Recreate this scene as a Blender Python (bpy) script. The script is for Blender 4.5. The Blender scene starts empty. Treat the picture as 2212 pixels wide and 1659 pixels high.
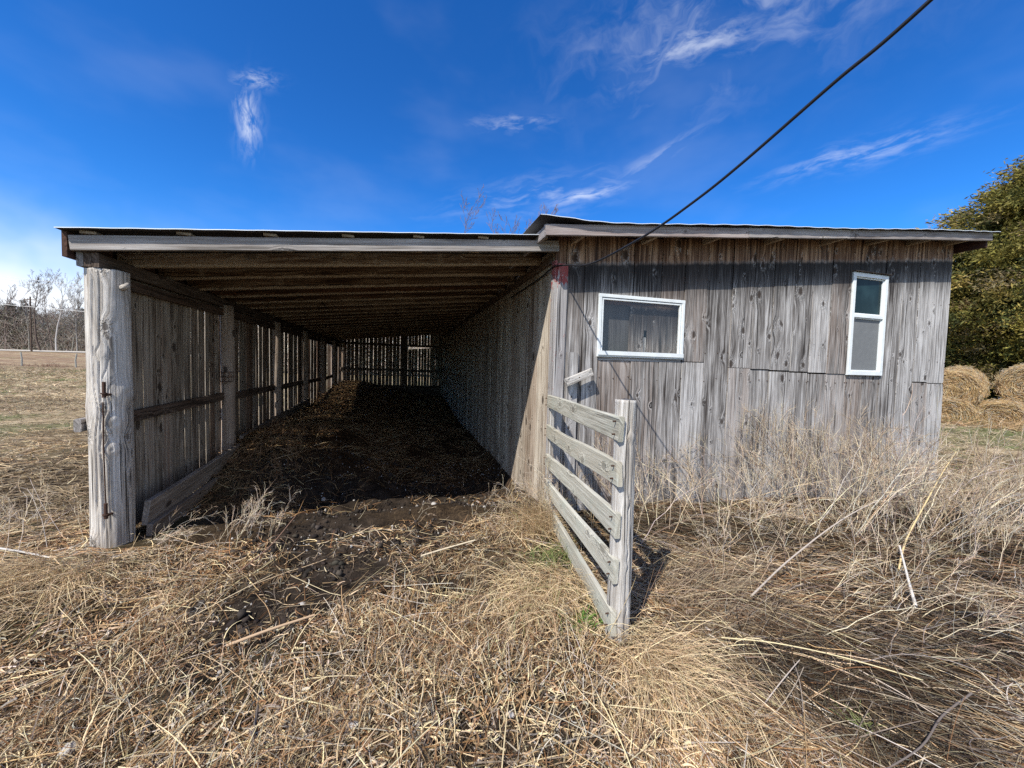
import bpy, math, random
import numpy as np
from mathutils import Vector, Matrix, Quaternion

random.seed(7)
RS = np.random.RandomState(11)
scene = bpy.context.scene
COL = scene.collection

# ------------------------------------------------------------------ camera
cam_d = bpy.data.cameras.new('camera')
cam_d.sensor_width = 36.0
cam_d.lens = 831.0 / 2212.0 * 36.0
cam_d.clip_start = 0.05
cam_d.clip_end = 3000
cam = bpy.data.objects.new('camera', cam_d)
COL.objects.link(cam)
R_ = (0.9617, -0.2727, 0.026); U_ = (-0.0126, 0.0507, 0.9986); F_ = (0.2737, 0.9608, -0.0454)
cam.matrix_world = Matrix(((R_[0], U_[0], -F_[0], 0.0), (R_[1], U_[1], -F_[1], 0.0),
                           (R_[2], U_[2], -F_[2], 1.6), (0, 0, 0, 1)))
scene.camera = cam

# ------------------------------------------------------------------ sun and sky
SUN = Vector((-0.70, -0.60, 1.0)).normalized()          # towards the sun
sun_d = bpy.data.lights.new('sun', 'SUN')
sun_d.energy = 5.0
sun_d.angle = math.radians(0.5)
sun_d.color = (1.0, 0.955, 0.88)
sun = bpy.data.objects.new('sun', sun_d)
sun.rotation_euler = SUN.to_track_quat('Z', 'Y').to_euler()
COL.objects.link(sun)

world = bpy.data.worlds.new('World')
scene.world = world
world.use_nodes = True
wt = world.node_tree
wt.nodes.clear()


class NT:
    """small helper to write node graphs"""
    def __init__(self, tree):
        self.t = tree

    def n(self, typ, inp=None, **kw):
        nd = self.t.nodes.new(typ)
        for k, v in kw.items():
            setattr(nd, k, v)
        for k, v in (inp or {}).items():
            s = nd.inputs[k]
            if isinstance(v, bpy.types.NodeSocket):
                self.t.links.new(v, s)
            else:
                s.default_value = v
        return nd

    def m(self, op, a, b=None, c=None, clamp=False):
        nd = self.t.nodes.new('ShaderNodeMath')
        nd.operation = op
        nd.use_clamp = clamp
        for i, v in enumerate((a, b, c)):
            if v is None:
                continue
            if isinstance(v, bpy.types.NodeSocket):
                self.t.links.new(v, nd.inputs[i])
            else:
                nd.inputs[i].default_value = v
        return nd.outputs[0]

    def vm(self, op, a, b=None):
        nd = self.t.nodes.new('ShaderNodeVectorMath')
        nd.operation = op
        for i, v in enumerate((a, b)):
            if v is None:
                continue
            if isinstance(v, bpy.types.NodeSocket):
                self.t.links.new(v, nd.inputs[i])
            else:
                nd.inputs[i].default_value = v
        return nd.outputs['Value'] if op in ('DOT_PRODUCT', 'LENGTH') else nd.outputs[0]

    def xyz(self, x, y, z=0.0):
        return self.n('ShaderNodeCombineXYZ', {0: x, 1: y, 2: z}).outputs[0]

    def noise(self, vec, scale=1.0, detail=2.0, rough=0.5, dist=0.0):
        return self.n('ShaderNodeTexNoise', {'Vector': vec, 'Scale': scale, 'Detail': detail,
                                             'Roughness': rough, 'Distortion': dist}).outputs['Fac']

    def step(self, v, lo, hi, a=0.0, b=1.0):
        return self.n('ShaderNodeMapRange', {'Value': v, 'From Min': lo, 'From Max': hi, 'To Min': a, 'To Max': b},
                      interpolation_type='SMOOTHSTEP').outputs[0]

    def lin(self, v, lo, hi, a=0.0, b=1.0):
        return self.n('ShaderNodeMapRange', {'Value': v, 'From Min': lo, 'From Max': hi, 'To Min': a, 'To Max': b}).outputs[0]

    def mix(self, f, a, b, mode='MIX'):
        nd = self.t.nodes.new('ShaderNodeMix')
        nd.data_type = 'RGBA'
        nd.blend_type = mode
        for k, v in ((0, f), (6, a), (7, b)):
            if isinstance(v, bpy.types.NodeSocket):
                self.t.links.new(v, nd.inputs[k])
            else:
                nd.inputs[k].default_value = v if k == 0 else (v[0], v[1], v[2], 1.0)
        return nd.outputs[2]

    def ramp(self, f, stops):
        nd = self.t.nodes.new('ShaderNodeValToRGB')
        self.t.links.new(f, nd.inputs[0])
        e = nd.color_ramp.elements
        while len(e) < len(stops):
            e.new(0.5)
        for i, (p, c) in enumerate(stops):
            e[i].position = p
            e[i].color = (c[0], c[1], c[2], 1)
        return nd.outputs[0]


W = NT(wt)
sky = W.n('ShaderNodeTexSky', sky_type='NISHITA', sun_disc=False,
          sun_elevation=math.asin(SUN.z), sun_rotation=math.atan2(SUN.x, SUN.y),
          altitude=300.0, air_density=1.0, dust_density=0.3, ozone_density=3.0)
D = W.n('ShaderNodeTexCoord').outputs['Generated']
hs = W.n('ShaderNodeHueSaturation', {'Saturation': 1.30, 'Value': 1.0, 'Color': sky.outputs[0]})
elev = W.n('ShaderNodeSeparateXYZ', {0: D}).outputs[2]
gain = W.mix(W.step(elev, 0.10, 0.62), (0.58, 1.26, 1.84), (0.60, 1.07, 1.54))
skyc = W.mix(1.0, hs.outputs[0], gain, 'MULTIPLY')


def wisp(c, along, su, sv, k1, k2, lo, hi, amt, seed):
    c = Vector(c).normalized()
    a = Vector(along)
    a = (a - c * a.dot(c)).normalized()
    b = c.cross(a).normalized()
    dc = W.vm('DOT_PRODUCT', D, tuple(c))
    fr = W.m('GREATER_THAN', dc, 0.2)
    dcm = W.m('MAXIMUM', dc, 0.2)
    u = W.m('DIVIDE', W.vm('DOT_PRODUCT', D, tuple(a)), dcm)
    v = W.m('DIVIDE', W.vm('DOT_PRODUCT', D, tuple(b)), dcm)
    wob = W.noise(W.xyz(u, v, seed), 9.0, 3.0)
    v2 = W.m('ADD', v, W.m('MULTIPLY', W.m('SUBTRACT', wob, 0.5), sv * 1.6))
    g = W.m('ADD', W.m('POWER', W.m('DIVIDE', u, su), 2.0), W.m('POWER', W.m('ABSOLUTE', W.m('DIVIDE', v2, sv)), 1.7))
    g = W.m('EXPONENT', W.m('MULTIPLY', g, -1.0))
    nz = W.noise(W.xyz(W.m('MULTIPLY', u, k1 * 1.5), W.m('MULTIPLY', v2, k2 * 0.9), seed * 1.7), 1.0, 7.0, 0.60, 0.3)
    nz = W.step(nz, lo, hi)
    return W.m('MULTIPLY', W.m('MULTIPLY', W.m('MULTIPLY', g, nz), amt), fr)


cl = wisp((-0.283, 0.848, 0.449), (0.012, -0.03, 0.06), 0.046, 0.015, 18, 80, 0.36, 0.68, 0.62, 1.1)
for args in [((-0.262, 0.822, 0.505), (0.05, 0.0, 0.012), 0.030, 0.012, 26, 90, 0.38, 0.65, 0.35, 2.3),
             ((0.222, 0.822, 0.522), (0.17, -0.02, 0.02), 0.075, 0.016, 12, 60, 0.38, 0.72, 0.30, 3.7),
             ((0.400, 0.824, 0.397), (0.12, -0.05, 0.03), 0.080, 0.011, 12, 70, 0.3, 0.62, 0.50, 4.1),
             ((0.300, 0.865, 0.395), (0.25, -0.05, 0.05), 0.20, 0.035, 6, 40, 0.4, 0.7, 0.24, 5.9),
             ((0.512, 0.618, 0.600), (0.16, -0.13, -0.01), 0.10, 0.020, 12, 60, 0.34, 0.70, 0.45, 6.4),
             ((0.560, 0.560, 0.640), (0.20, -0.13, 0.05), 0.26, 0.10, 7, 18, 0.38, 0.8, 0.34, 7.2),
             ((0.768, 0.509, 0.390), (0.10, -0.08, 0.02), 0.11, 0.018, 14, 80, 0.38, 0.72, 0.30, 8.8),
             ((0.515, 0.726, 0.457), (0.10, -0.06, 0.06), 0.10, 0.018, 8, 50, 0.35, 0.7, 0.22, 9.3),
             ((0.885, 0.36, 0.232), (0.06, -0.05, 0.03), 0.03, 0.014, 12, 50, 0.3, 0.6, 0.30, 9.9),
             ((-0.60, 0.79, 0.098), (0.2, 0.15, 0.0), 0.42, 0.080, 3, 9, 0.02, 0.22, 1.0, 11.5),
             ((-0.86, 0.50, 0.10), (0.2, 0.3, 0.0), 0.5, 0.065, 3, 9, 0.2, 0.5, 0.9, 12.5)]:
    cl = W.m('MAXIMUM', cl, wisp(*args))
sep = W.n('ShaderNodeSeparateXYZ', {0: D}).outputs
back = W.m('MULTIPLY', W.step(W.m('MULTIPLY', sep[1], -1.0), 0.02, 0.35), W.step(sep[2], 0.95, 0.45))  # unseen white cloud behind the camera, added to brighten and warm the ambient light
back = W.m('MULTIPLY', back, W.step(W.noise(W.vm('MULTIPLY', D, (2.0, 2.0, 4.0)), 1.2, 5.0), 0.30, 0.55))
cl = W.m('MAXIMUM', cl, W.m('MULTIPLY', back, 0.62))
veil = W.m('MULTIPLY', W.step(W.noise(W.vm('MULTIPLY', D, (2.2, 2.2, 5.0)), 1.6, 4.0), 0.45, 0.8), 0.055)
cl = W.m('MAXIMUM', cl, veil)
final = W.mix(cl, skyc, (9.2, 9.6, 10.2))
bg = W.n('ShaderNodeBackground', {'Color': final, 'Strength': 0.098})
W.t.links.new(bg.outputs[0], W.n('ShaderNodeOutputWorld').inputs[0])

scene.view_settings.view_transform = 'Standard'
scene.view_settings.look = 'None'
scene.view_settings.exposure = 0.32
scene.view_settings.gamma = 1.0
scene.cycles.use_denoising = False
scene.cycles.sample_clamp_indirect = 1.0
scene.cycles.max_bounces = 6
scene.cycles.diffuse_bounces = 4
scene.cycles.glossy_bounces = 2
scene.cycles.transparent_max_bounces = 6
scene.cycles.use_adaptive_sampling = False


# ------------------------------------------------------------------ helpers
def tag(o, label=None, cat=None, group=None, kind=None):
    if label: o['label'] = label
    if cat: o['category'] = cat
    if group: o['group'] = group
    if kind: o['kind'] = kind
    return o


def empty(name, loc, label, cat, group=None):
    o = bpy.data.objects.new(name, None)
    o.empty_display_size = 0.2
    o.location = loc
    COL.objects.link(o)
    return tag(o, label, cat, group)


def link(name, me, parent=None):
    o = bpy.data.objects.new(name, me)
    COL.objects.link(o)
    if parent:
        o.parent = parent
        o.matrix_parent_inverse = Matrix.Identity(4)
        # all parts are written in world coordinates; bring them into the parent's frame
        off = parent_world(parent)
        me.transform(Matrix.Translation(-off))
    return o


def parent_world(p):
    v = Vector((0, 0, 0))
    while p is not None:
        v += p.location
        p = p.parent
    return v


class MB:
    """collects lofted shapes with a wood-grain UV (u across, v along, metres) and a tone attribute"""
    def __init__(self):
        self.v = []; self.f = []; self.uv = []; self.c = []

    def loft(self, rings, vs, us, tone, cap=True, top=None, fold=True):
        """rings: list of lists of points; vs: length at each ring; us: perimeter coordinate per point (+1)"""
        n = len(rings[0]); b0 = len(self.v)
        ou = random.random() * 50; ov = random.random() * 50
        for ri, r in enumerate(rings):
            for p in r:
                self.v.append((p[0], p[1], p[2]))
                t = 1.0
                if top is not None:
                    t = max(0.0, min(1.0, (top(p) if callable(top) else top - p[2]) / 2.0))
                self.c.append((tone[0], tone[1], t, 1.0))
        for i in range(len(rings) - 1):
            for j in range(n):
                k = (j + 1) % n
                self.f.append((b0 + i * n + j, b0 + i * n + k, b0 + (i + 1) * n + k, b0 + (i + 1) * n + j))
                u0, u1 = us[j] + ou, us[j + 1] + ou
                self.uv += [(u0, vs[i] + ov), (u1, vs[i] + ov), (u1, vs[i + 1] + ov), (u0, vs[i + 1] + ov)]
        if cap:
            for ri, rev in ((0, True), (len(rings) - 1, False)):
                idx = [b0 + ri * n + j for j in range(n)]
                uvs = [(us[j] + ou, vs[ri] + ov + 0.002 * j) for j in range(n)]
                if rev:
                    idx.reverse(); uvs.reverse()
                self.f.append(tuple(idx)); self.uv += uvs

    def board(self, p0, p1, w, t, wdir, tone=None, seg=1, wob=0.0, ch=0.0, top=None, bow=0.0, endj=0.0, w1=None):
        """a plank from p0 to p1, w wide along wdir, t thick"""
        p0 = Vector(p0); p1 = Vector(p1)
        ax = (p1 - p0); L = ax.length; ax = ax / L
        wd = Vector(wdir); wd = (wd - ax * wd.dot(ax)).normalized()
        td = ax.cross(wd)
        if tone is None:
            tone = (random.random(), random.random())
        if ch > 0:
            h = ch
            cs = [(-.5, -.5, h, 0), (.5, -.5, -h, 0), (.5, -.5, 0, h), (.5, .5, 0, -h), (.5, .5, -h, 0), (-.5, .5, h, 0), (-.5, .5, 0, -h), (-.5, -.5, 0, h)]
        else:
            cs = [(-.5, -.5, 0, 0), (.5, -.5, 0, 0), (.5, .5, 0, 0), (-.5, .5, 0, 0)]
        rings = []; vs = []
        ph = random.random() * 10
        for i in range(seg + 1):
            s = i / seg
            ww = w if w1 is None else w + (w1 - w) * s
            c = p0 + ax * (L * s) + td * (bow * math.sin(math.pi * s)) + wd * (wob * math.sin(ph + s * 5.0) if 0 < i < seg else 0)
            ww2 = ww + (wob * math.sin(ph * 3 + s * 9.0) if wob else 0)
            ring = []
            for a, b, da, db in cs:
                e = 0.0
                if endj and i in (0, seg):
                    e = endj * math.sin(ph * 7 + a * 3.0)
                ring.append(c + wd * (a * ww2 + da) + td * (b * t + db) + ax * e)
            rings.append(ring); vs.append(L * s)
        pts = [(a * w + da, b * t + db) for a, b, da, db in cs]
        us = [0.0]
        for j in range(len(pts)):
            q = pts[(j + 1) % len(pts)]
            us.append(us[-1] + math.hypot(q[0] - pts[j][0], q[1] - pts[j][1]))
        self.loft(rings, vs, us, tone, top=top)

    def box(self, lo, hi, tone=None, ch=0.0, top=None):
        """axis-aligned box, grain along its longest side"""
        lo = Vector(lo); hi = Vector(hi); c = (lo + hi) / 2; d = hi - lo
        k = max(range(3), key=lambda i: d[i])
        o = [i for i in range(3) if i != k]
        if d[o[0]] < d[o[1]]: o.reverse()
        a = Vector(c); b = Vector(c); a[k] = lo[k]; b[k] = hi[k]
        wd = Vector((0, 0, 0)); wd[o[0]] = 1
        self.board(a, b, d[o[0]], d[o[1]], wd, tone, ch=ch, top=top)

    def tube(self, pts, rad, n=6, tone=None, cap=True):
        pts = [Vector(p) for p in pts]
        if not isinstance(rad, (list, tuple)):
            rad = [rad] * len(pts)
        rings = []; vs = []; L = 0
        t = (pts[1] - pts[0]).normalized()
        nrm = t.orthogonal().normalized()
        for i, p in enumerate(pts):
            if i:
                L += (p - pts[i - 1]).length
                t2 = (pts[min(i + 1, len(pts) - 1)] - pts[i - 1]).normalized()
                nrm = (nrm - t2 * nrm.dot(t2)).normalized()
                t = t2
            b = t.cross(nrm)
            rings.append([p + (nrm * math.cos(2 * math.pi * j / n) + b * math.sin(2 * math.pi * j / n)) * rad[i] for j in range(n)])
            vs.append(L)
        us = [2 * math.pi * rad[0] * j / n for j in range(n + 1)]
        self.loft(rings, vs, us, tone or (random.random(), random.random()), cap=cap)

    def build(self, name, mat, parent=None, smooth=False):
        me = bpy.data.meshes.new(name)
        me.from_pydata(self.v, [], self.f)
        uvl = me.uv_layers.new(name='UVMap')
        uvl.data.foreach_set('uv', np.array(self.uv, dtype=np.float32).ravel())
        ca = me.attributes.new('tone', 'FLOAT_COLOR', 'POINT')
        ca.data.foreach_set('color', np.array(self.c, dtype=np.float32).ravel())
        if smooth:
            me.polygons.foreach_set('use_smooth', [True] * len(me.polygons))
        me.materials.append(mat)
        me.update()
        return link(name, me, parent)


def arrmesh(name, V, F, col, mat, parent=None, smooth=False):
    """V (n,3), F (m,k) arrays, col (n,3)"""
    me = bpy.data.meshes.new(name)
    n, m, k = len(V), len(F), F.shape[1]
    me.vertices.add(n); me.vertices.foreach_set('co', V.astype(np.float32).ravel())
    me.loops.add(m * k); me.loops.foreach_set('vertex_index', F.astype(np.int32).ravel())
    me.polygons.add(m)
    me.polygons.foreach_set('loop_start', np.arange(0, m * k, k, dtype=np.int32))
    if smooth:
        me.polygons.foreach_set('use_smooth', np.ones(m, dtype=bool))
    me.update(calc_edges=True)
    if col is not None:
        ca = me.attributes.new('col', 'FLOAT_COLOR', 'POINT')
        c4 = np.ones((n, 4), dtype=np.float32); c4[:, :3] = col
        ca.data.foreach_set('color', c4.ravel())
    me.materials.append(mat)
    return link(name, me, parent)


# value noise in numpy -------------------------------------------------------
_H = RS.rand(256, 256)


def vnoise(x, y, s=0):
    x = np.asarray(x, float) + s * 17.3; y = np.asarray(y, float) + s * 9.1
    xi = np.floor(x).astype(int); yi = np.floor(y).astype(int)
    fx = x - xi; fy = y - yi
    fx = fx * fx * (3 - 2 * fx); fy = fy * fy * (3 - 2 * fy)
    a = _H[xi & 255, yi & 255]; b = _H[(xi + 1) & 255, yi & 255]
    c = _H[xi & 255, (yi + 1) & 255]; d = _H[(xi + 1) & 255, (yi + 1) & 255]
    return (a * (1 - fx) + b * fx) * (1 - fy) + (c * (1 - fx) + d * fx) * fy


def fbm(x, y, s=0, o=3):
    t = 0; a = .5; n = 0
    for i in range(o):
        t = t + a * vnoise(np.asarray(x) * 2 ** i, np.asarray(y) * 2 ** i, s + i); n += a; a *= .5
    return t / n


def sst(x, a, b):
    t = np.clip((np.asarray(x, float) - a) / (b - a), 0, 1)
    return t * t * (3 - 2 * t)


def gz(x, y, fine=True):
    """ground height"""
    x = np.asarray(x, float); y = np.asarray(y, float)
    inside = sst(x, -2.35, -2.15) * (1 - sst(x, 1.45, 1.58)) * sst(y, 3.9, 4.4) * (1 - sst(y, 15.9, 16.1))
    left = 0.50 * sst(y, 4.6, 6.4) * (1 - sst(x, -1.7, 0.6)) + 0.38 * sst(y, 9.5, 15)
    pit = -0.30 * np.exp(-((x + 0.0) / 1.5) ** 4) * sst(y, 4.25, 5.1) * (1 - sst(y, 6.0, 8.5))
    z = inside * (left + pit - 0.08 * sst(x, 0.5, 1.5))
    # rim of trampled muck before the shade and bumps in front
    z = z + 0.05 * np.exp(-((x + 0.1) / 1.4) ** 2 - ((y - 4.1) / .35) ** 2)
    z = z + 0.10 * np.exp(-((x + 2.35) / .55) ** 2 - ((y - 3.35) / .4) ** 2)
    z = z + 0.06 * np.exp(-((x - 1.0) / .5) ** 2 - ((y - 2.6) / .9) ** 2)
    z = z - 0.20 * sst(x, 3, 8) * (1 - sst(x, 9, 13)) * (1 - sst(y, 5, 9))
    far = sst(y, 62, 112) * (1 - sst(x, -30, 20))
    z = z + 2.15 * far
    if fine:
        near = 1 - sst(y, 9, 16)
        z = z + (0.10 * (fbm(x * .9, y * .9, 1) - .5) + 0.05 * (fbm(x * 4, y * 4, 5) - .5) + 0.022 * (vnoise(x * 14, y * 14, 9) - .5)) * near
        z = z + 0.05 * (fbm(x * .5, y * .5, 7) - .5) * (1 - near)
        muck = sst(x, -1.7, -1.1) * (1 - sst(x, 1.1, 1.5)) * sst(y, 2.3, 2.8) * (1 - sst(y, 6.5, 8))
        z = z + muck * (.07 * (vnoise(x * 6, y * 6, 12) - .5) + .05 * (vnoise(x * 13, y * 13, 14) - .5))
    return z


def soilmask(x, y):
    """bare dark muck with pebbles"""
    x = np.asarray(x, float); y = np.asarray(y, float)
    def g(cx, cy, sx, sy): return np.exp(-((x - cx) / sx) ** 2 - ((y - cy) / sy) ** 2)
    m = 1.5 * g(-0.65, 3.75, .50, .42) + 1.5 * g(-0.75, 2.75, .42, .28) + .8 * g(.25, 3.55, .35, .3) + .8 * g(-0.55, 3.3, .3, .3)
    m = m + .9 * g(-.15, 3.05, .40, .28) + .7 * g(-1.0, 2.25, .3, .22) + .6 * g(.35, 2.75, .3, .2)
    m = m + .75 * g(.6, 1.55, .55, .25) + .5 * g(-.3, 2.1, .3, .2) + .5 * g(.9, 1.95, .25, .2)
    ins = sst(x, -2.0, -1.4) * (1 - sst(x, 1.5, 1.6)) * sst(y, 4.15, 4.45) * (1 - sst(y, 6.6, 8.0))
    m = m + 1.3 * ins
    m = m + .8 * g(1.35, 4.9, .3, .6) + .6 * g(1.2, 8, .5, 2.5)
    m = m * (0.65 + 0.7 * fbm(x * 3.2, y * 3.2, 21))
    return np.clip(m, 0, 1)


def greenmask(x, y):
    x = np.asarray(x, float); y = np.asarray(y, float)
    m = sst(fbm(x * .55, y * .55, 31), .52, .72)
    def g(cx, cy, sx, sy): return np.exp(-((x - cx) / sx) ** 2 - ((y - cy) / sy) ** 2)
    m = m * np.clip(.25 + .75 * sst(np.hypot(x, y), 3.5, 7), 0, 1)
    m = m + .9 * g(1.12, 2.55, .14, .3) + .7 * g(1.15, 2.08, .1, .12) + .35 * g(-.9, 2.2, .3, .2)
    m = m + .5 * sst(x, 7.5, 9.5) * sst(fbm(x * .8, y * .8, 33), .35, .6)
    return np.clip(m, 0, 1)


# ------------------------------------------------------------------ materials
def new_mat(name):
    m = bpy.data.materials.new(name)
    m.use_nodes = True
    m.node_tree.nodes.clear()
    return m, NT(m.node_tree)


def finish(N, color, rough=0.85, normal=None, spec=0.2, **kw):
    inp = {'Base Color': color, 'Roughness': rough, 'Specular IOR Level': spec}
    inp.update(kw)
    p = N.n('ShaderNodeBsdfPrincipled', inp)
    if normal is not None:
        N.t.links.new(normal, p.inputs['Normal'])
    N.t.links.new(p.outputs[0], N.n('ShaderNodeOutputMaterial').inputs[0])
    return p


def wood(name, light, mid, dark, warm=(0.20, 0.12, 0.07), warm_amt=0.25, knots=1.0, bands=0, contrast=1.0,
         crack=1.0, paint=None, paint_lo=0.6, gs=1.0, bump=0.5, spray=None, bounce_and_stain=False):
    m, N = new_mat(name)
    uv = N.n('ShaderNodeUVMap', uv_map='UVMap').outputs[0]
    s = N.n('ShaderNodeSeparateXYZ', {0: uv}).outputs
    u, v = s[0], s[1]
    tn = N.n('ShaderNodeAttribute', attribute_name='tone').outputs['Color']
    tc = N.n('ShaderNodeSeparateColor', {0: tn}).outputs
    # knots
    ku = N.m('MULTIPLY', u, 7.0); kv = N.m('MULTIPLY', v, 2.3)
    vo = N.n('ShaderNodeTexVoronoi', {'Vector': N.xyz(ku, kv, 0.0), 'Scale': 1.0, 'Randomness': 1.0})
    kp = N.n('ShaderNodeSeparateXYZ', {0: vo.outputs['Position']}).outputs
    kc = N.n('ShaderNodeSeparateColor', {0: vo.outputs['Color']}).outputs
    du = N.m('DIVIDE', N.m('SUBTRACT', ku, kp[0]), 7.0)
    dv = N.m('MULTIPLY', N.m('SUBTRACT', kv, kp[1]), 0.62 / 2.3)
    kr = N.m('SQRT', N.m('ADD', N.m('MULTIPLY', du, du), N.m('MULTIPLY', dv, dv)))
    rk = N.m('MULTIPLY_ADD', N.m('POWER', kc[1], 2.0), 0.032, 0.009)
    kd = N.m('DIVIDE', kr, rk)
    kd = N.m('ADD', kd, N.m('MULTIPLY', N.m('SUBTRACT', N.noise(N.xyz(u, v, 0.0), 60.0, 2.0), 0.5), 0.7))
    pick = N.m('GREATER_THAN', kc[0], 0.60)
    kn = N.m('MULTIPLY', N.step(kd, 1.05, 0.6), pick)
    ring = N.m('MULTIPLY', N.step(kd, 4.2, 0.8), pick)
    wa = N.noise(N.xyz(N.m('MULTIPLY', u, 5.0), N.m('MULTIPLY', v, 0.9), 3.0), 1.0, 2.0)
    uu = N.m('ADD', u, N.m('MULTIPLY', N.m('SUBTRACT', wa, 0.5), 0.05))
    uu = N.m('ADD', uu, N.m('MULTIPLY', ring, 0.035))
    fine = N.noise(N.xyz(N.m('MULTIPLY', uu, 330.0 * gs), N.m('MULTIPLY', v, 7.0), 1.0), 1.0, 3.0, 0.6)
    med = N.noise(N.xyz(N.m('MULTIPLY', uu, 95.0 * gs), N.m('MULTIPLY', v, 2.2), 5.0), 1.0, 3.0, 0.6)
    strk = N.noise(N.xyz(N.m('MULTIPLY', uu, 24.0), N.m('MULTIPLY', v, 0.8), 9.0), 1.0, 3.0, 0.6)
    blot = N.noise(N.xyz(N.m('MULTIPLY', u, 6.0), N.m('MULTIPLY', v, 1.6), 2.0), 1.0, 3.0, 0.6)
    mid2 = N.noise(N.xyz(N.m('MULTIPLY', uu, 46.0), N.m('MULTIPLY', v, 1.3), 15.0), 1.0, 2.0, 0.6)
    g = N.m('ADD', N.m('ADD', N.m('MULTIPLY', fine, 0.22), N.m('MULTIPLY', mid2, 0.38)), N.m('ADD', N.m('MULTIPLY', med, 0.26), N.m('ADD', N.m('MULTIPLY', strk, 0.34), N.m('MULTIPLY', blot, 0.22))))
    g = N.m('SUBTRACT', g, 0.11)
    g = N.m('ADD', g, N.m('MULTIPLY', N.m('SUBTRACT', tc[0], 0.5), 0.10))
    g = N.m('ADD', N.m('MULTIPLY', N.m('SUBTRACT', g, 0.60), 2.3 * contrast), 0.5)
    c = N.ramp(g, [(0.10, dark), (0.45, mid), (0.82, light)])
    wm = N.m('MULTIPLY', N.step(N.m('ADD', strk, N.m('MULTIPLY', N.m('SUBTRACT', tc[1], 0.5), 0.5)), 0.5, 0.78), warm_amt)
    c = N.mix(wm, c, warm)
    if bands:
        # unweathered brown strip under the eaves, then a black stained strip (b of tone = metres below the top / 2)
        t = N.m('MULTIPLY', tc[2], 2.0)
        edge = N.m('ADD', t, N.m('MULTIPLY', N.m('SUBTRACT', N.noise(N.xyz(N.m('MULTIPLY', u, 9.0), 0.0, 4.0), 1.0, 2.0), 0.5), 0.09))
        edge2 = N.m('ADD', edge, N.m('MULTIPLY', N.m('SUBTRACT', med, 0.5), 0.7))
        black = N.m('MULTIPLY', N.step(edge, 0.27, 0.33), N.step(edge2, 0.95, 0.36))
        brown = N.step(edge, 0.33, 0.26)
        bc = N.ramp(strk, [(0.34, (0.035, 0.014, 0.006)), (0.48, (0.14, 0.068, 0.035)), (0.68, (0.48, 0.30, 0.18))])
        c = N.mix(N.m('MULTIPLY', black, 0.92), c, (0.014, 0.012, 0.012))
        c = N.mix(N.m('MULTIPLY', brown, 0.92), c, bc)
    if paint:
        pf = N.noise(N.xyz(N.m('MULTIPLY', u, 22.0), N.m('MULTIPLY', v, 9.0), 7.0), 1.0, 4.0, 0.65)
        if paint == 'top':        # old red paint surviving near the top and on one arris
            th = N.lin(tc[2], 0.03, 0.17, 0.40, 0.66)
            pm = N.m('GREATER_THAN', pf, th)
        elif paint == 'all':
            pm = N.step(pf, 0.36, 0.42)
        else:
            pm = N.step(pf, paint_lo, paint_lo + 0.02)
        c = N.mix(N.m('MULTIPLY', pm, 0.85), c, (0.30, 0.045, 0.04))
    if bounce_and_stain:                      # ground-bounce light painted along the lower edge; pale stain bars under the purlins
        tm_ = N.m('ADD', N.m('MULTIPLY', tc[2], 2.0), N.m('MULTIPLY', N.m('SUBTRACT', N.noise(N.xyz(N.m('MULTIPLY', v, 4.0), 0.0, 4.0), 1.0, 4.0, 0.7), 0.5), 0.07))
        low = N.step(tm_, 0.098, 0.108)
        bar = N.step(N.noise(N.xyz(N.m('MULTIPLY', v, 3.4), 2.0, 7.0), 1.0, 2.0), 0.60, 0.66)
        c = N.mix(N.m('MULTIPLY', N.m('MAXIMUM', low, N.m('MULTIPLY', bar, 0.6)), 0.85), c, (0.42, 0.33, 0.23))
    if spray:                      # pale green algae bloom
        sf = N.noise(N.xyz(N.m('MULTIPLY', u, 9.0), N.m('MULTIPLY', v, 5.0), 8.0), 1.0, 3.0)
        c = N.mix(N.m('MULTIPLY', N.step(sf, 0.45, 0.75), 0.40), c, spray)
    c = N.mix(N.m('MULTIPLY', N.m('MULTIPLY', kn, knots), 0.82), c, (0.035, 0.024, 0.018))
    rim = N.m('MULTIPLY', N.m('MULTIPLY', N.step(kd, 2.6, 1.2), N.step(kd, 0.7, 1.2)), N.m('MULTIPLY', pick, N.step(N.noise(N.xyz(N.m('MULTIPLY', u, 70.0), N.m('MULTIPLY', v, 30.0), 2.0), 1.0, 3.0), 0.42, 0.6)))
    c = N.mix(N.m('MULTIPLY', rim, 0.42 * knots), c, light)
    ck = N.noise(N.xyz(N.m('MULTIPLY', uu, 46.0), N.m('MULTIPLY', v, 0.55), 12.0), 1.0, 2.0, 0.5)
    ckm = N.m('MULTIPLY', N.step(ck, 0.64, 0.68), crack)
    c = N.mix(N.m('MULTIPLY', ckm, 0.8), c, (0.02, 0.017, 0.015))
    h = N.m('ADD', N.m('MULTIPLY', fine, 0.4), N.m('ADD', N.m('MULTIPLY', med, 0.8), N.m('SUBTRACT', N.m('MULTIPLY', rim, 1.2), N.m('MULTIPLY', ckm, 1.5))))
    b = N.n('ShaderNodeBump', {'Height': h, 'Strength': bump, 'Distance': 0.012}).outputs[0]
    finish(N, c, 0.88, b, 0.15)
    return m


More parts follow.
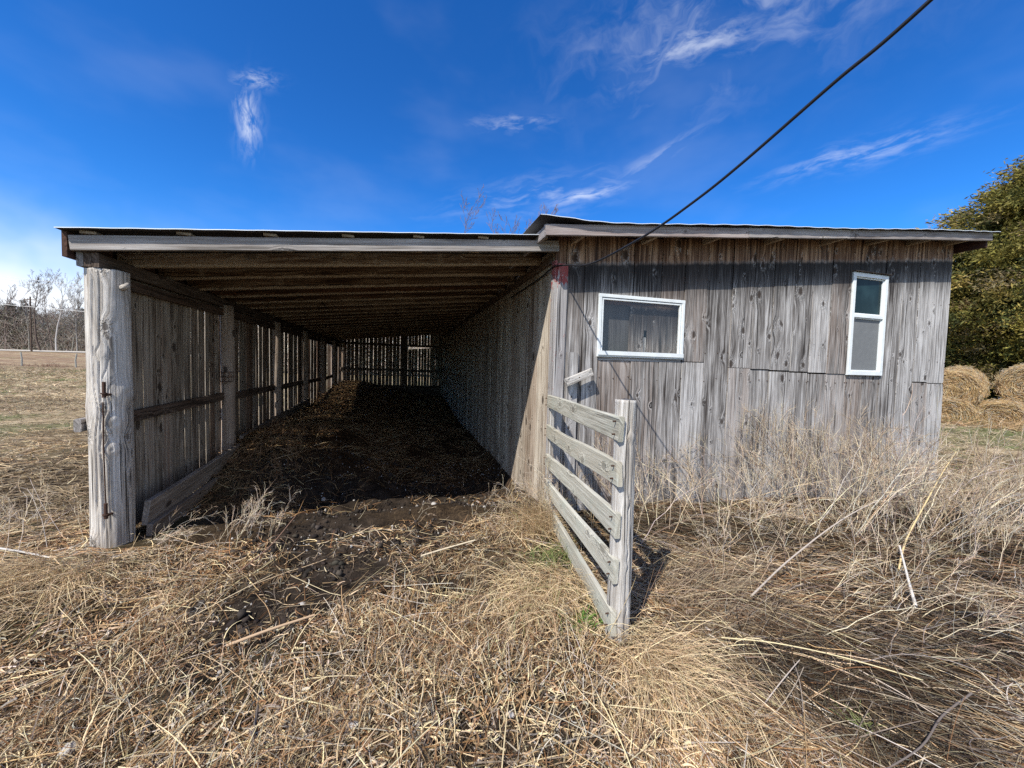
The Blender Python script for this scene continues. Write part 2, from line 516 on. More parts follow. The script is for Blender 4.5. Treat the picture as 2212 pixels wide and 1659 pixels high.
M = {}
M['wall'] = wood('weathered_wall_wood', (0.55, 0.53, 0.505), (0.265, 0.247, 0.23), (0.055, 0.046, 0.040), (0.20, 0.125, 0.08), 0.42, bands=1, contrast=1.3)
M['inner'] = wood('inner_wall_wood', (0.68, 0.60, 0.49), (0.40, 0.335, 0.26), (0.10, 0.07, 0.048), (0.2, 0.11, 0.065), 0.45, contrast=1.2)
M['gap'] = wood('gappy_wall_wood', (0.52, 0.46, 0.38), (0.30, 0.25, 0.195), (0.07, 0.045, 0.03), (0.22, 0.09, 0.04), 0.6, contrast=1.3)
M['beam'] = wood('dark_beam_wood', (0.24, 0.19, 0.15), (0.11, 0.08, 0.06), (0.03, 0.02, 0.014), (0.12, 0.06, 0.035), 0.5, contrast=1.2)
M['fascia'] = wood('fascia_wood', (0.50, 0.48, 0.455), (0.30, 0.28, 0.262), (0.13, 0.115, 0.10), (0.3, 0.22, 0.16), 0.2, contrast=1.1, knots=.9)
M['fascia_red'] = wood('fascia_wood_with_red_flecks', (0.46, 0.43, 0.40), (0.28, 0.25, 0.235), (0.11, 0.09, 0.08), (0.3, 0.16, 0.12), 0.25, paint='fleck', paint_lo=0.70, knots=.7)
M['red'] = wood('flaking_red_wood', (0.46, 0.44, 0.42), (0.29, 0.27, 0.26), (0.12, 0.10, 0.09), (0.3, 0.16, 0.12), 0.2, paint='top', knots=.5)
M['redside'] = wood('rough_red_wood', (0.12, 0.065, 0.055), (0.07, 0.035, 0.03), (0.03, 0.018, 0.015), paint_lo=.66, paint='fleck')
M['log'] = wood('log_post_wood', (0.72, 0.67, 0.60), (0.42, 0.375, 0.32), (0.11, 0.085, 0.065), (0.36, 0.24, 0.15), 0.30, knots=0.8, crack=1.0, contrast=1.15, bump=1.0)
M['gatepost'] = wood('gate_post_wood', (0.68, 0.65, 0.60), (0.40, 0.365, 0.32), (0.10, 0.08, 0.065), (0.35, 0.23, 0.14), 0.3, knots=0.4, contrast=1.1, gs=1.3, bump=1.0)
M['rail'] = wood('gate_rail_wood', (0.66, 0.64, 0.55), (0.43, 0.405, 0.33), (0.17, 0.15, 0.11), (0.33, 0.27, 0.18), 0.35, spray=(0.42, 0.46, 0.39), knots=.5, crack=.6, contrast=.75)
M['joist'] = wood('roof_joist_wood', (0.32, 0.24, 0.16), (0.14, 0.085, 0.05), (0.035, 0.016, 0.008), (0.13, 0.05, 0.022), 0.8, contrast=1.3, knots=.6, bounce_and_stain=True)
M['oldpost'] = wood('inner_post_wood', (0.52, 0.43, 0.35), (0.34, 0.26, 0.20), (0.13, 0.09, 0.065), (0.2, 0.11, 0.06), 0.5)
M['kick'] = wood('kickboard_wood', (0.42, 0.37, 0.31), (0.26, 0.215, 0.175), (0.10, 0.075, 0.055), (0.2, 0.13, 0.08), 0.5)
M['orange'] = wood('rotten_orange_wood', (0.45, 0.17, 0.05), (0.30, 0.10, 0.03), (0.12, 0.04, 0.015), knots=0)
M['ply'] = wood('dark_plywood', (0.12, 0.115, 0.11), (0.075, 0.07, 0.067), (0.04, 0.036, 0.034), (0.07, 0.05, 0.04), 0.2, knots=0, crack=0)


def simple(name, col, rough=0.6, metal=0.0, spec=0.4, nz=0.15, sc=30.0):
    m, N = new_mat(name)
    p = N.n('ShaderNodeTexCoord').outputs['Object']
    f = N.noise(p, sc, 4.0, 0.6)
    k = N.lin(f, 0.2, 0.8, 1 - nz, 1 + nz)
    c = N.vm('SCALE', (col[0], col[1], col[2]))
    N.t.links.new(k, c.node.inputs['Scale'])
    finish(N, c, rough, None, spec, Metallic=metal)
    return m


M['white'] = simple('white_painted_frame', (0.70, 0.73, 0.72), 0.5, 0, 0.3, 0.12, 9)
M['cable'] = simple('black_cable_rubber', (0.018, 0.018, 0.02), 0.5)
M['iron'] = simple('rusty_iron', (0.07, 0.035, 0.022), 0.8, 0.2, nz=.4, sc=60)
M['metalroof'] = simple('galvanised_roof_sheet', (0.78, 0.82, 0.84), 0.5, 0.25, nz=.08, sc=4)
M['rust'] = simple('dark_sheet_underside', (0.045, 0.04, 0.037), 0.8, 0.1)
M['wire'] = simple('fence_wire', (0.35, 0.33, 0.30), 0.6, 0.5)
M['powerline'] = simple('pale_power_line', (0.62, 0.62, 0.60), 0.5)
M['fencepost'] = simple('grey_fence_post_wood', (0.34, 0.33, 0.28), 0.9, nz=.3, sc=14)
M['pebble'] = simple('pale_pebble', (0.42, 0.39, 0.35), 0.8, nz=.35, sc=20)
M['road'] = simple('pale_gravel_road', (0.46, 0.42, 0.36), 0.95, nz=.1, sc=2)
M['screen'] = simple('grey_insect_screen', (0.17, 0.175, 0.175), 0.7, 0.1, nz=.12, sc=14)

gm, N = new_mat('dark_window_glass')
gcol = N.mix(N.step(N.noise(N.n('ShaderNodeTexCoord').outputs['Object'], 3.0, 3.0), .4, .7), (0.008, 0.022, 0.026), (0.02, 0.045, 0.05))
finish(N, gcol, 0.16, None, 0.10)
M['glass'] = gm

tm, N = new_mat('thin_clear_pane')
gl = N.n('ShaderNodeBsdfGlossy', {'Roughness': 0.05, 'Color': (0.9, 0.95, 1, 1)})
tr = N.n('ShaderNodeBsdfTransparent', {'Color': (0.93, 0.93, 0.92, 1)})
mx = N.n('ShaderNodeMixShader', {0: 0.05, 1: tr.outputs[0], 2: gl.outputs[0]})
N.t.links.new(mx.outputs[0], N.n('ShaderNodeOutputMaterial').inputs[0])
M['pane'] = tm

# blades / twigs: colour from the 'col' attribute
def colmat(name, transl=0.25, rough=0.7):
    m, N = new_mat(name)
    a = N.n('ShaderNodeAttribute', attribute_name='col').outputs['Color']
    d = N.n('ShaderNodeBsdfPrincipled', {'Base Color': a, 'Roughness': rough, 'Specular IOR Level': 0.25})
    if transl:
        t = N.n('ShaderNodeBsdfTranslucent', {'Color': a})
        x = N.n('ShaderNodeMixShader', {0: transl, 1: d.outputs[0], 2: t.outputs[0]})
        N.t.links.new(x.outputs[0], N.n('ShaderNodeOutputMaterial').inputs[0])
    else:
        N.t.links.new(d.outputs[0], N.n('ShaderNodeOutputMaterial').inputs[0])
    return m


M['blade'] = colmat('dead_grass_blade', 0.2)
M['leaf'] = colmat('evergreen_spray', 0.25)
M['twig'] = colmat('bare_twig', 0.0, 0.85)
M['bark'] = colmat('tree_bark', 0.0, 0.9)

# ground material: vertex masks r=soil g=green b=inside bedding
gmat, N = new_mat('thatch_and_soil')
P = N.n('ShaderNodeTexCoord').outputs['Object']
a = N.n('ShaderNodeSeparateColor', {0: N.n('ShaderNodeAttribute', attribute_name='col').outputs['Color']}).outputs
wv = N.n('ShaderNodeTexNoise', {'Vector': P, 'Scale': 1.3, 'Detail': 3.0}).outputs['Color']
P2 = N.vm('ADD', P, N.vm('MULTIPLY', wv, (0.5, 0.5, 0.0)))
s1 = N.noise(N.vm('MULTIPLY', P2, (70.0, 11.0, 20.0)), 1.0, 4.0, 0.65)
s2 = N.noise(N.vm('MULTIPLY', P2, (13.0, 60.0, 20.0)), 1.0, 4.0, 0.65)
st = N.m('MAXIMUM', s1, s2)
big = N.noise(P, 0.55, 5.0, 0.6)
bl = N.noise(P, 5.0, 4.0, 0.6)
straw = N.ramp(st, [(0.44, (0.018, 0.012, 0.008)), (0.62, (0.075, 0.05, 0.028)), (0.76, (0.26, 0.185, 0.105))])
straw = N.mix(N.step(big, 0.38, 0.66), straw, N.mix(0.5, straw, (0.10, 0.07, 0.045)))
fieldc = N.ramp(N.noise(N.vm('MULTIPLY', P, (0.6, 2.4, 1.0)), 2.0, 9.0, 0.82), [(0.38, (0.10, 0.07, 0.035)), (0.5, (0.40, 0.30, 0.17)), (0.62, (0.68, 0.54, 0.34))])
dist = N.vm('LENGTH', N.vm('MULTIPLY', P, (1.0, 1.0, 0.0)))
c = N.mix(N.step(dist, 7.0, 15.0), straw, fieldc)
grn = N.ramp(bl, [(0.35, (0.05, 0.065, 0.02)), (0.65, (0.16, 0.19, 0.07))])
c = N.mix(N.m('MULTIPLY', a[1], 0.55), c, grn)
fg = N.m('MULTIPLY', N.step(dist, 5.0, 9.0), N.step(N.noise(N.vm('MULTIPLY', P, (0.10, 0.34, 1.0)), 1.0, 5.0, 0.7), 0.50, 0.60))
c = N.mix(N.m('MULTIPLY', fg, 0.5), c, (0.14, 0.13, 0.055))
farb = N.m('MULTIPLY', N.step(dist, 52.0, 66.0), N.step(big, 0.35, 0.6))
c = N.mix(N.m('MULTIPLY', farb, 0.6), c, (0.17, 0.085, 0.06))
soil = N.ramp(bl, [(0.3, (0.012, 0.009, 0.007)), (0.6, (0.05, 0.037, 0.027)), (0.8, (0.12, 0.09, 0.068))])
c = N.mix(a[0], c, soil)
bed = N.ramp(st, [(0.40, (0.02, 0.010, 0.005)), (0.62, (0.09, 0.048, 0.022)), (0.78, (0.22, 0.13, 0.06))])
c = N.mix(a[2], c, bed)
hh = N.m('ADD', N.m('MULTIPLY', st, 1.0), N.m('MULTIPLY', bl, 1.0))
bmp = N.n('ShaderNodeBump', {'Height': hh, 'Strength': 0.9, 'Distance': 0.04}).outputs[0]
finish(N, c, 0.95, bmp, 0.1)
M['ground'] = gmat

# ------------------------------------------------------------------ ground sheet
def axis(lo, hi, fine_lo, fine_hi, step, grow):
    xs = list(np.arange(fine_lo, fine_hi + 1e-6, step))
    d = step; x = xs[-1]
    while x < hi:
        d *= grow; x += d; xs.append(x)
    d = step; x = xs[0]
    while x > lo:
        d *= grow; x -= d; xs.insert(0, x)
    return np.array(xs)


gx = axis(-700, 700, -4.5, 9.5, 0.045, 1.10)
gy = axis(-60, 900, 0.6, 8.5, 0.045, 1.10)
GX, GY = np.meshgrid(gx, gy)
GZ = gz(GX, GY)
V = np.stack([GX.ravel(), GY.ravel(), GZ.ravel()], 1)
nx, ny = len(gx), len(gy)
ii = np.arange((ny - 1) * (nx - 1)); r0 = ii // (nx - 1) * nx + ii % (nx - 1)
F = np.stack([r0, r0 + 1, r0 + 1 + nx, r0 + nx], 1)
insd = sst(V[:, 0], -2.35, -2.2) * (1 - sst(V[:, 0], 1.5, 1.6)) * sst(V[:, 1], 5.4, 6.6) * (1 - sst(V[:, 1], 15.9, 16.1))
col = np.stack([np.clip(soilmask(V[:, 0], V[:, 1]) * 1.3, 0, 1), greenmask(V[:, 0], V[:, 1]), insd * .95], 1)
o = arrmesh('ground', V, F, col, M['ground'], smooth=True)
tag(o, kind='structure')

# far gravel road on the rise
RD = [(-230, 163.0), (-90.7, 119.8), (-70.9, 113.5), (-20, 97.5), (60, 73)]
rv = []
for (x, y) in RD:
    n_ = Vector((0.30, 0.954, 0))
    z = float(gz(x, y, False)) + 0.10
    rv.append((x, y, z)); rv.append((x + n_.x * 7, y + n_.y * 7, z + 0.42))
me = bpy.data.meshes.new('road')
me.from_pydata(rv, [], [(2 * i, 2 * i + 2, 2 * i + 3, 2 * i + 1) for i in range(len(RD) - 1)])
me.materials.append(M['road'])
tag(link('road', me), kind='structure')

# ================================================================== THE SHED
barn = empty('farm_shed', (3.0, 3.9, 0), 'weathered grey plank shed with an open lean-to bay and two white framed windows', 'shed')
fz = lambda x: 2.88 + (x - 1.32) * 0.105          # underside of the shed fascia
lz = lambda x: 2.405 + (x + 2.46) * 0.1025        # underside of the lean-to fascia
YF = 3.85                                         # facade plane (outer face)
YB = 16.0

# --- front wall planks
edges = [1.665, 1.88, 2.075, 2.49, 2.86, 3.18, 3.50, 3.87, 4.21, 4.52, 4.86, 5.18, 5.51, 5.885, 6.21, 6.54, 6.90, 7.24, 7.57, 7.95]
def joint(a):
    if 2.05 < a < 3.4: return 1.71
    if 3.85 < a < 5.8: return 1.655 - (a - 3.87) * 0.026
    if a > 7.2: return 1.53 - (a - 7.2) * 0.05
    return None
fw = MB()
for a, b in zip(edges[:-1], edges[1:]):
    w = b - a - 0.009
    cx = (a + b) / 2
    zt = fz(cx) + 0.08
    zb = 0.0 - 0.055 * max(0, cx - 3) + random.uniform(-.02, .02) - 0.05
    tone = (random.random(), random.random())
    def put(z0, z1, tone):
        if z1 - z0 < .05: return
        dy = random.uniform(-.009, .005)
        fw.board((cx, YF + .012 + dy, z0), (cx, YF + .012 + dy, z1), w, 0.024, (1, 0, 0), tone, seg=4, wob=0.002, ch=0.002,
                 top=lambda p: fz(p[0]) + 0.09 - p[2], bow=random.uniform(-.004, .004))
    spans = [(zb, zt, tone)]
    j = joint(a)
    if j:
        t2 = (random.random(), random.random())
        spans = [(zb, j - 0.004 + random.uniform(-.012, .004), t2), (j + .004, zt, tone)]
    for z0, z1, tn in spans:
        if 2.05 < a < 3.15:
            if z0 > 1.2:
                put(2.385, z1, tn)
                continue
        if 5.87 < a < 6.5:
            put(z0, 1.64, tn); put(2.975, z1, (random.random(), random.random()))
            continue
        put(z0, z1, tn)
for a_, b_ in ((1.545, 1.662),):
    fw.box((a_, YF + .004, 2.66), (b_, YF + .028, fz(1.6) + .08), top=lambda p: fz(p[0]) + 0.09 - p[2])
# short strip of plank between the low window and the plank joint
fw.box((2.08, YF + .002, 1.70), (3.17, YF + .026, 1.765), top=lambda p: 1.0)
fw.build('front_wall', M['wall'], barn)

nh = MB()
for a, b in zip(edges[:-1], edges[1:]):
    for z in (.55, 1.50, 1.84, 2.70, fz(a) - .10):
        for q in (.045, .5, .955) if b - a > .28 else (.1, .9):
            x_ = a + (b - a) * q + random.uniform(-.01, .01); z_ = z + random.uniform(-.02, .02)
            if (2.03 < x_ < 3.2 and 1.70 < z_ < 2.45) or (5.84 < x_ < 6.57 and 1.58 < z_ < 3.03): continue
            nh.tube([(x_, YF - .006, z_), (x_, YF + .006, z_)], .0055, 6)
tag(nh.build('nail_heads', M['iron'], barn), kind='stuff')

# --- flank walls
def plank_wall_y(x, y0, y1, zlo, zhi, wmin, wmax, gap, t=0.024, hole=None, mat=None, name='wall', seg=3, gapf=None):
    mb = MB(); y = y0
    while y < y1:
        w = random.uniform(wmin, wmax)
        g = random.uniform(*gap) if gapf is None else gapf(y)
        yy = min(y + w, y1)
        dx = random.uniform(-.005, .005)
        if yy - y > 0.03:
            mb.board((x + dx, (y + yy) / 2, zlo + random.uniform(-.02, .02)), (x + dx, (y + yy) / 2, zhi), yy - y, t, (0, 1, 0),
                     seg=seg, wob=0.0025, top=zhi, bow=random.uniform(-.006, .006))
        y = yy + g
    return mb.build(name, mat, barn)

plank_wall_y(1.575, 3.885, YB, -0.30, lz(1.55) + 0.07, .12, .21, (0.001, 0.004), mat=M['inner'], name='side_wall')
plank_wall_y(7.962, YF + .03, YB, -0.5, fz(7.95) + 0.08, .18, .30, (0.001, 0.004), mat=M['wall'], name='side_wall')
def gapf(y):
    if y < 5.0: return random.uniform(0.0005, 0.0015)
    if random.random() < .42: return .008 * y / 2.38 + random.uniform(-.001, .004)
    return .003
plank_wall_y(-2.385, 4.12, YB, 0.02, 2.30, .10, .17, (0, 0), t=.008, mat=M['gap'], name='lean_to_wall', gapf=gapf, seg=5)

# back wall of the lean-to bay: gappy planks, slanted open slot near the top
bw = MB(); x = -2.33
while x < 1.5:
    w = random.uniform(.085, .15)
    xx = min(x + w, 1.60) if x < 1.45 else 1.60
    c_ = (x + xx) / 2
    slot = 2.37 if c_ < -0.9 else (2.37 - (c_ + 0.9) * 0.07 if c_ < .15 else 2.17 + (c_ - .15) * 0.10)
    slot = min(slot, 2.29) if c_ > -0.9 else slot
    bw.board((c_, YB, 0.1), (c_, YB, slot), xx - x, .024, (1, 0, 0), seg=3, wob=.004)
    if c_ < .15:
        top0 = 2.37 + 0.02 * c_
    else:
        top0 = 2.36
    bw.board((c_, YB + .01, top0), (c_, YB + .01, lz(c_) + .12), xx - x, .024, (1, 0, 0), seg=1)
    x = xx + (random.choice([.005, .009, .013, .018]) if c_ < 1.0 else 0.0)
bw.board((1.53, YB + .03, 0), (1.53, YB + .03, 2.95), .2, .024, (1, 0, 0)); bw.board((-2.36, YB + .03, 0), (-2.36, YB + .03, 2.5), .14, .024, (1, 0, 0))
bw.build('back_wall', M['gap'], barn)
b2 = MB(); b2.box((1.58, YB - .02, -0.3), (7.95, YB + .02, 3.5)); b2.build('back_wall', M['gap'], barn)
rl = MB()
for z in (1.34, 2.33): rl.board((-2.3, YB - .05, z + .02), (1.5, YB - .05, z - .02), .09, .04, (0, 0, 1))
rl.board((.06, YB - .1, .2), (.06, YB - .1, 2.8), .16, .12, (1, 0, 0))
rl.box((-2.3, YB - .06, .2), (1.5, YB - .03, .74))
rl.build('wall_rail', M['beam'], barn)

# --- left plate beam (three planks nailed together), nailer under it
for i, (x0, x1) in enumerate([(-2.462, -2.418), (-2.414, -2.366), (-2.362, -2.315)]):
    mb = MB(); mb.board(((x0 + x1) / 2, 3.86 - .004 * i, lz(-2.4) - .058), ((x0 + x1) / 2, YB, lz(-2.4) - .058), .112, x1 - x0, (0, 0, 1), ch=.004, seg=8)
    mb.build('plate_beam', M['fascia'] if i == 0 else M['beam'], barn)
mb = MB(); mb.board((-2.335, 4.15, 2.225), (-2.335, YB, 2.225), .09, .03, (0, 0, 1), seg=6, wob=.004); mb.build('nailer', M['beam'], barn)

# --- middle rails between the posts
PY = [3.985, 6.13, 8.27, 10.4, 12.5, 14.4]
for a, b in zip(PY[:-1], PY[1:]):
    mb = MB(); dz = random.uniform(-.03, .03)
    mb.board((-2.335, a + .1, 1.07 + dz), (-2.335, b - .05, 1.09 - dz), .10, .04, (0, 0, 1), seg=2, ch=.003)
    mb.build('wall_rail', M['beam'], barn)
mb = MB(); mb.board((-2.505, 3.90, 1.035), (-2.50, 8.0, 1.06), .105, .05, (0, 0, 1), ch=.008); mb.build('outer_rail', M['fascia'], barn)

# --- inner round posts
def log_post(x, y, z0, z1, r0, r1, name, mat, nseg=20, nring=24, cracks=(), knots=(), lean=(0, 0), rough=.006, parent=None):
    mb = MB(); rings = []; vs = []
    H = z1 - z0
    tone = (.85, .30)
    for i in range(nring + 1):
        s = i / nring; z = z0 + H * s
        R = r0 + (r1 - r0) * s
        cx = x + lean[0] * s; cy = y + lean[1] * s
        ring = []
        for j in range(nseg):
            th = 2 * math.pi * j / nseg
            r = R + rough * math.sin(3 * th + 2.2 * z + x) + rough * .6 * math.sin(5 * th - 3.1 * z)
            warp = 0.0
            for kt, kz, ka, ks in knots:
                dth = (th - kt + math.pi) % (2 * math.pi) - math.pi
                q = (dth * R / ks) ** 2 + ((z - kz) / (ks * 1.35)) ** 2
                r += ka * math.exp(-q)
                r -= ka * .55 * math.exp(-q * 14)
            for ct, cd, cw, z_a, z_b, am in cracks:
                if z < z_a or z > z_b: continue
                cc = ct + am * math.sin(z * 3.3 + ct * 4)
                for kt, kz, ka, ks in knots:
                    dk = (cc - kt + math.pi) % (2 * math.pi) - math.pi
                    push = math.exp(-((z - kz) / (ks * 1.6)) ** 2) * math.exp(-(dk * R / (ks * 1.3)) ** 2) * ks * 1.0 / R
                    cc += push * (1 if dk > 0 else -1)
                dth = (th - cc + math.pi) % (2 * math.pi) - math.pi
                ed = min(1, (z - z_a) / .12, (z_b - z) / .12)
                r -= cd * ed * math.exp(-(dth * R / cw) ** 2)
            ring.append((cx + r * math.cos(th), cy + r * math.sin(th), z + (rough * 1.2 * math.sin(7 * th) if i == nring else 0)))
        rings.append(ring); vs.append(z - z0)
    us = [2 * math.pi * r0 * j / nseg for j in range(nseg + 1)]
    mb.loft(rings, vs, us, tone)
    return mb.build(name, mat, parent, smooth=True)

for y in PY[1:]:
    log_post(-2.30, y, 0.0, lz(-2.3) - .10, .088, .078, 'inner_post', M['oldpost'], nseg=16, nring=12, parent=barn, lean=(random.uniform(-.02, .02), 0))

# --- big corner log post; its visible face is at angle -90deg (towards the camera)
A = -math.pi / 2
corner = log_post(-2.338, 3.985, -0.15, 2.292, .136, .131, 'corner_post', M['log'], nseg=150, nring=190, parent=barn, rough=.0035,
         cracks=[(A - .22, .022, .0055, .3, 2.3, .035), (A + .10, .016, .0045, 0.1, 2.28, .03), (A - .62, .006, .003, -.2, 2.3, .02), (A - .45, .007, .003, -.2, 2.2, .02),
                 (A + .42, .008, .0035, .1, 1.75, .03), (A + .70, .006, .003, .5, 1.9, .02), (A - .95, .006, .003, -.2, 2.3, .02), (A + .24, .006, .003, -.1, 1.2, .02), (A - .1, .012, .004, -.2, .7, .01)],
         knots=[(A + .22, 1.62, .009, .03), (A + .62, 1.42, .008, .035), (A + 1.25, 1.30, .026, .07), (A + .72, 1.06, .020, .05), (A + .55, .84, .018, .04), (A - 1.2, 1.15, .012, .09), (A + 1.3, 2.0, .012, .05)])
mb = MB(); mb.tube([(-2.21, 3.93, 2.16), (-2.175, 3.90, 2.165), (-2.15, 3.885, 2.185)], [.026, .022, .015], 9, (.9, .2)); mb.build('branch_stub', M['log'], corner, smooth=True)
def pin(z, dx):
    mb = MB()
    mb.tube([(-2.290 + dx, 3.80, z - .02), (-2.290 + dx, 3.80, z + .075)], .012, 10)
    mb.tube([(-2.290 + dx, 3.80, z - .022), (-2.290 + dx, 3.80, z - .012)], .021, 12)
    mb.tube([(-2.290 + dx, 3.80, z - .05), (-2.290 + dx, 3.80, z - .02)], .014, 10)
    mb.tube([(-2.290 + dx, 3.80, z - .03), (-2.290 + dx, 3.87, z - .03)], .010, 8)
    mb.build('hinge_pin', M['iron'], corner)
pin(1.32, .02); pin(.345, .015)
mb = MB(); mb.tube([(-2.300, 3.838, 1.23), (-2.305, 3.84, .85), (-2.298, 3.84, .38)], .005, 6); mb.build('iron_rod', M['iron'], corner)

# --- kickboards in front of the left wall
for z0, z1, w, xx in ((.03, .10, .21, -2.13), (.235, .325, .21, -2.15)):
    mb = MB(); mb.board((xx, 4.06, z0), (xx, 6.1, z1 + .02), w, .045, (0.12, 0, 1), seg=4, wob=.005, ch=.004, endj=.01)
    mb.build('kickboard', M['kick'], barn)
for z0, xx, ya, yb in ((.42, -2.18, 6.2, 8.3), (.5, -2.2, 8.3, 10.4)):
    mb = MB(); mb.board((xx, ya, z0), (xx, yb, z0 + .1), .22, .04, (0.1, 0, 1), seg=2); mb.build('kickboard', M['kick'], barn)

# --- lean-to fascia, joists, purlins, roof sheet
mb = MB()
mb.board((-2.465, 3.82, lz(-2.465) + .055), (1.555, 3.82, lz(1.555) + .055), .112, .038, (0, 0, 1), seg=10, wob=.0015, ch=.003)
mb.build('lean_to_fascia', M['fascia'], barn)
y = 4.30; k = 0
while y < YB - .2:
    mb = MB()
    sag = random.uniform(-.012, .008)
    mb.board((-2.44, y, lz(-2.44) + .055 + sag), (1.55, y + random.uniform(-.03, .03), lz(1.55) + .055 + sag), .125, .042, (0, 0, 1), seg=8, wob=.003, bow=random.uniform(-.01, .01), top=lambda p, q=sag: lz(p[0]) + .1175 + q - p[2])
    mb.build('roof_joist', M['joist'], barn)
    y += random.uniform(.50, .60); k += 1
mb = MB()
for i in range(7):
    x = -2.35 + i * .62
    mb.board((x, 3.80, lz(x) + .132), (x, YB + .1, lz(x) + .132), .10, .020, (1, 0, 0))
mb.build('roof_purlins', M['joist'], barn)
mb = MB(); mb.board((-2.492, 3.80, lz(-2.49) + .045), (-2.492, YB, lz(-2.49) + .045), .19, .032, (0, 0, 1), seg=30, wob=.006)
mb.build('side_fascia', M['redside'], barn)

def sheet(name, x0, x1, y0, y1, zf, pitch, amp, th=.0025, parent=barn, lift=None, mat=M['metalroof']):
    n = int((x1 - x0) / (pitch / 6)); v = []; f = []
    ys = [y0, y0 + .4, y1]
    for yy in ys:
        for s in (0, 1):
            for i in range(n + 1):
                x = x0 + (x1 - x0) * i / n
                z = zf(x) + amp * math.sin(2 * math.pi * x / pitch) + s * th
                if lift: z += lift(x, yy)
                v.append((x, yy, z))
    m_ = n + 1
    for q in range(len(ys) - 1):
        for s in (0, 1):
            a0 = (q * 2 + s) * m_; b0 = ((q + 1) * 2 + s) * m_
            for i in range(n):
                f.append((a0 + i, a0 + i + 1, b0 + i + 1, b0 + i) if s else (a0 + i, b0 + i, b0 + i + 1, a0 + i + 1))
    for q in (0, len(ys) - 1):
        a0 = q * 2 * m_; a1 = a0 + m_
        for i in range(n): f.append((a0 + i, a0 + i + 1, a1 + i + 1, a1 + i))
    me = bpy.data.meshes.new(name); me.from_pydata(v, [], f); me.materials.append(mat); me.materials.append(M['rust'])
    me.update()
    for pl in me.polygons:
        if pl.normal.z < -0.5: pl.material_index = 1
    return link(name, me, parent)

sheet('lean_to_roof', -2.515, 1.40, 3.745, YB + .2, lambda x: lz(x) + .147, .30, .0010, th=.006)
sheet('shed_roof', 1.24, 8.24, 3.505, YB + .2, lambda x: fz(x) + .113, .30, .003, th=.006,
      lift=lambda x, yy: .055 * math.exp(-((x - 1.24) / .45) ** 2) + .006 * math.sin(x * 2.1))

# --- shed fascia in three boards with red flecks, rake boards, lookouts
for a, b in ((1.31, 3.76), (3.765, 5.35), (5.355, 8.17)):
    mb = MB(); dz = random.uniform(-.004, .004)
    mb.board((a, 3.57, fz(a) + .052 + dz), (b, 3.57, fz(b) + .052 + dz), .108, .036, (0, 0, 1), seg=10, wob=.002, ch=.003)
    mb.build('shed_fascia', M['fascia_red'], barn)
mb = MB(); mb.board((1.328, 3.592, fz(1.3) + .045), (1.328, YB, fz(1.3) + .045), .105, .034, (0, 0, 1), seg=4); mb.build('rake_board', M['fascia_red'], barn)
mb = MB(); mb.board((8.14, 3.592, fz(8.14) + .0), (8.14, YB, fz(8.14) + .0), .17, .034, (0, 0, 1), seg=4); mb.build('rake_board', M['redside'], barn)
for x in (1.73, 2.58, 3.41, 4.33, 5.28, 6.1, 6.9, 7.7):
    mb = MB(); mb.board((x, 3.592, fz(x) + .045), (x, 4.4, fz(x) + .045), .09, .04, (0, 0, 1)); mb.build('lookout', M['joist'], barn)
mb = MB(); mb.box((1.35, 3.60, 0), (1.36, 3.61, .01))
mb = MB()
mb.board((1.36, 4.2, fz(1.36) + .095), (8.1, 4.2, fz(8.1) + .095), 1.2, .014, (0, 1, 0)); mb.build('soffit_board', M['beam'], barn)

# --- corner trim with old red paint
mb = MB()
mb.board((1.588, YF - .012, -.06), (1.622, YF - .012, 2.70), .115, .028, (1, 0, 0), (.8, .3), seg=6, wob=.001, ch=.003, top=2.70)
mb.build('corner_trim', M['red'], barn)
mb = MB()
mb.board((1.545, 3.905, -.10), (1.553, 3.905, 2.74), .105, .022, (0, 1, 0), (.9, .4), seg=4, top=2.66)
mb.build('corner_trim', M['red'], barn)
mb = MB(); mb.board((1.545, 3.98, lz(1.54) - .045), (1.545, YB, lz(1.54) - .045), .085, .03, (0, 0, 1), seg=6); mb.build('nailer', M['beam'], barn)

# --- sill log under the facade
mb = MB(); mb.board((1.9, 3.93, -.02), (7.9, 3.93, -.36), .13, .10, (0, 0, 1), seg=5, wob=.01); mb.build('sill_timber', M['kick'], barn)

# --- batten and turn button beside the door corner
mb = MB(); mb.board((1.765, YF - .018, .35), (1.765, YF - .018, 1.77), .125, .032, (1, 0, 0), (.7, .2), seg=3, ch=.003, endj=.006); bat = mb.build('batten', M['wall'], barn)
mb = MB(); mb.board((1.655, YF - .105, 1.445), (1.955, YF - .105, 1.565), .078, .045, (0, 0, 1), (.95, .1), ch=.004, endj=.008); btn = mb.build('turn_button', M['gatepost'], barn)
mb = MB(); mb.tube([(1.80, YF - .13, 1.505), (1.80, YF - .0, 1.505)], .006, 8); mb.build('bolt', M['iron'], btn)

# --- windows
def frame_mb(x0, x1, z0, z1, w, y, d, bars=()):
    mb = MB()
    mb.board((x0, y, z1 - w / 2), (x1, y, z1 - w / 2), w, d, (0, 0, 1), (.5, .5), ch=.003)
    mb.board((x0, y, z0 + w / 2), (x1, y, z0 + w / 2), w, d, (0, 0, 1), (.5, .5), ch=.003)
    mb.board((x0 + w / 2, y - .001, z0 + w + .001), (x0 + w / 2, y - .001, z1 - w - .001), w, d, (1, 0, 0), (.5, .5), ch=.003)
    mb.board((x1 - w / 2, y - .001, z0 + w + .001), (x1 - w / 2, y - .001, z1 - w - .001), w, d, (1, 0, 0), (.5, .5), ch=.003)
    for zb, bw_ in bars:
        mb.board((x0 + w + .001, y, zb), (x1 - w - .001, y, zb), bw_, d * .9, (0, 0, 1), (.5, .5), ch=.003)
    return mb

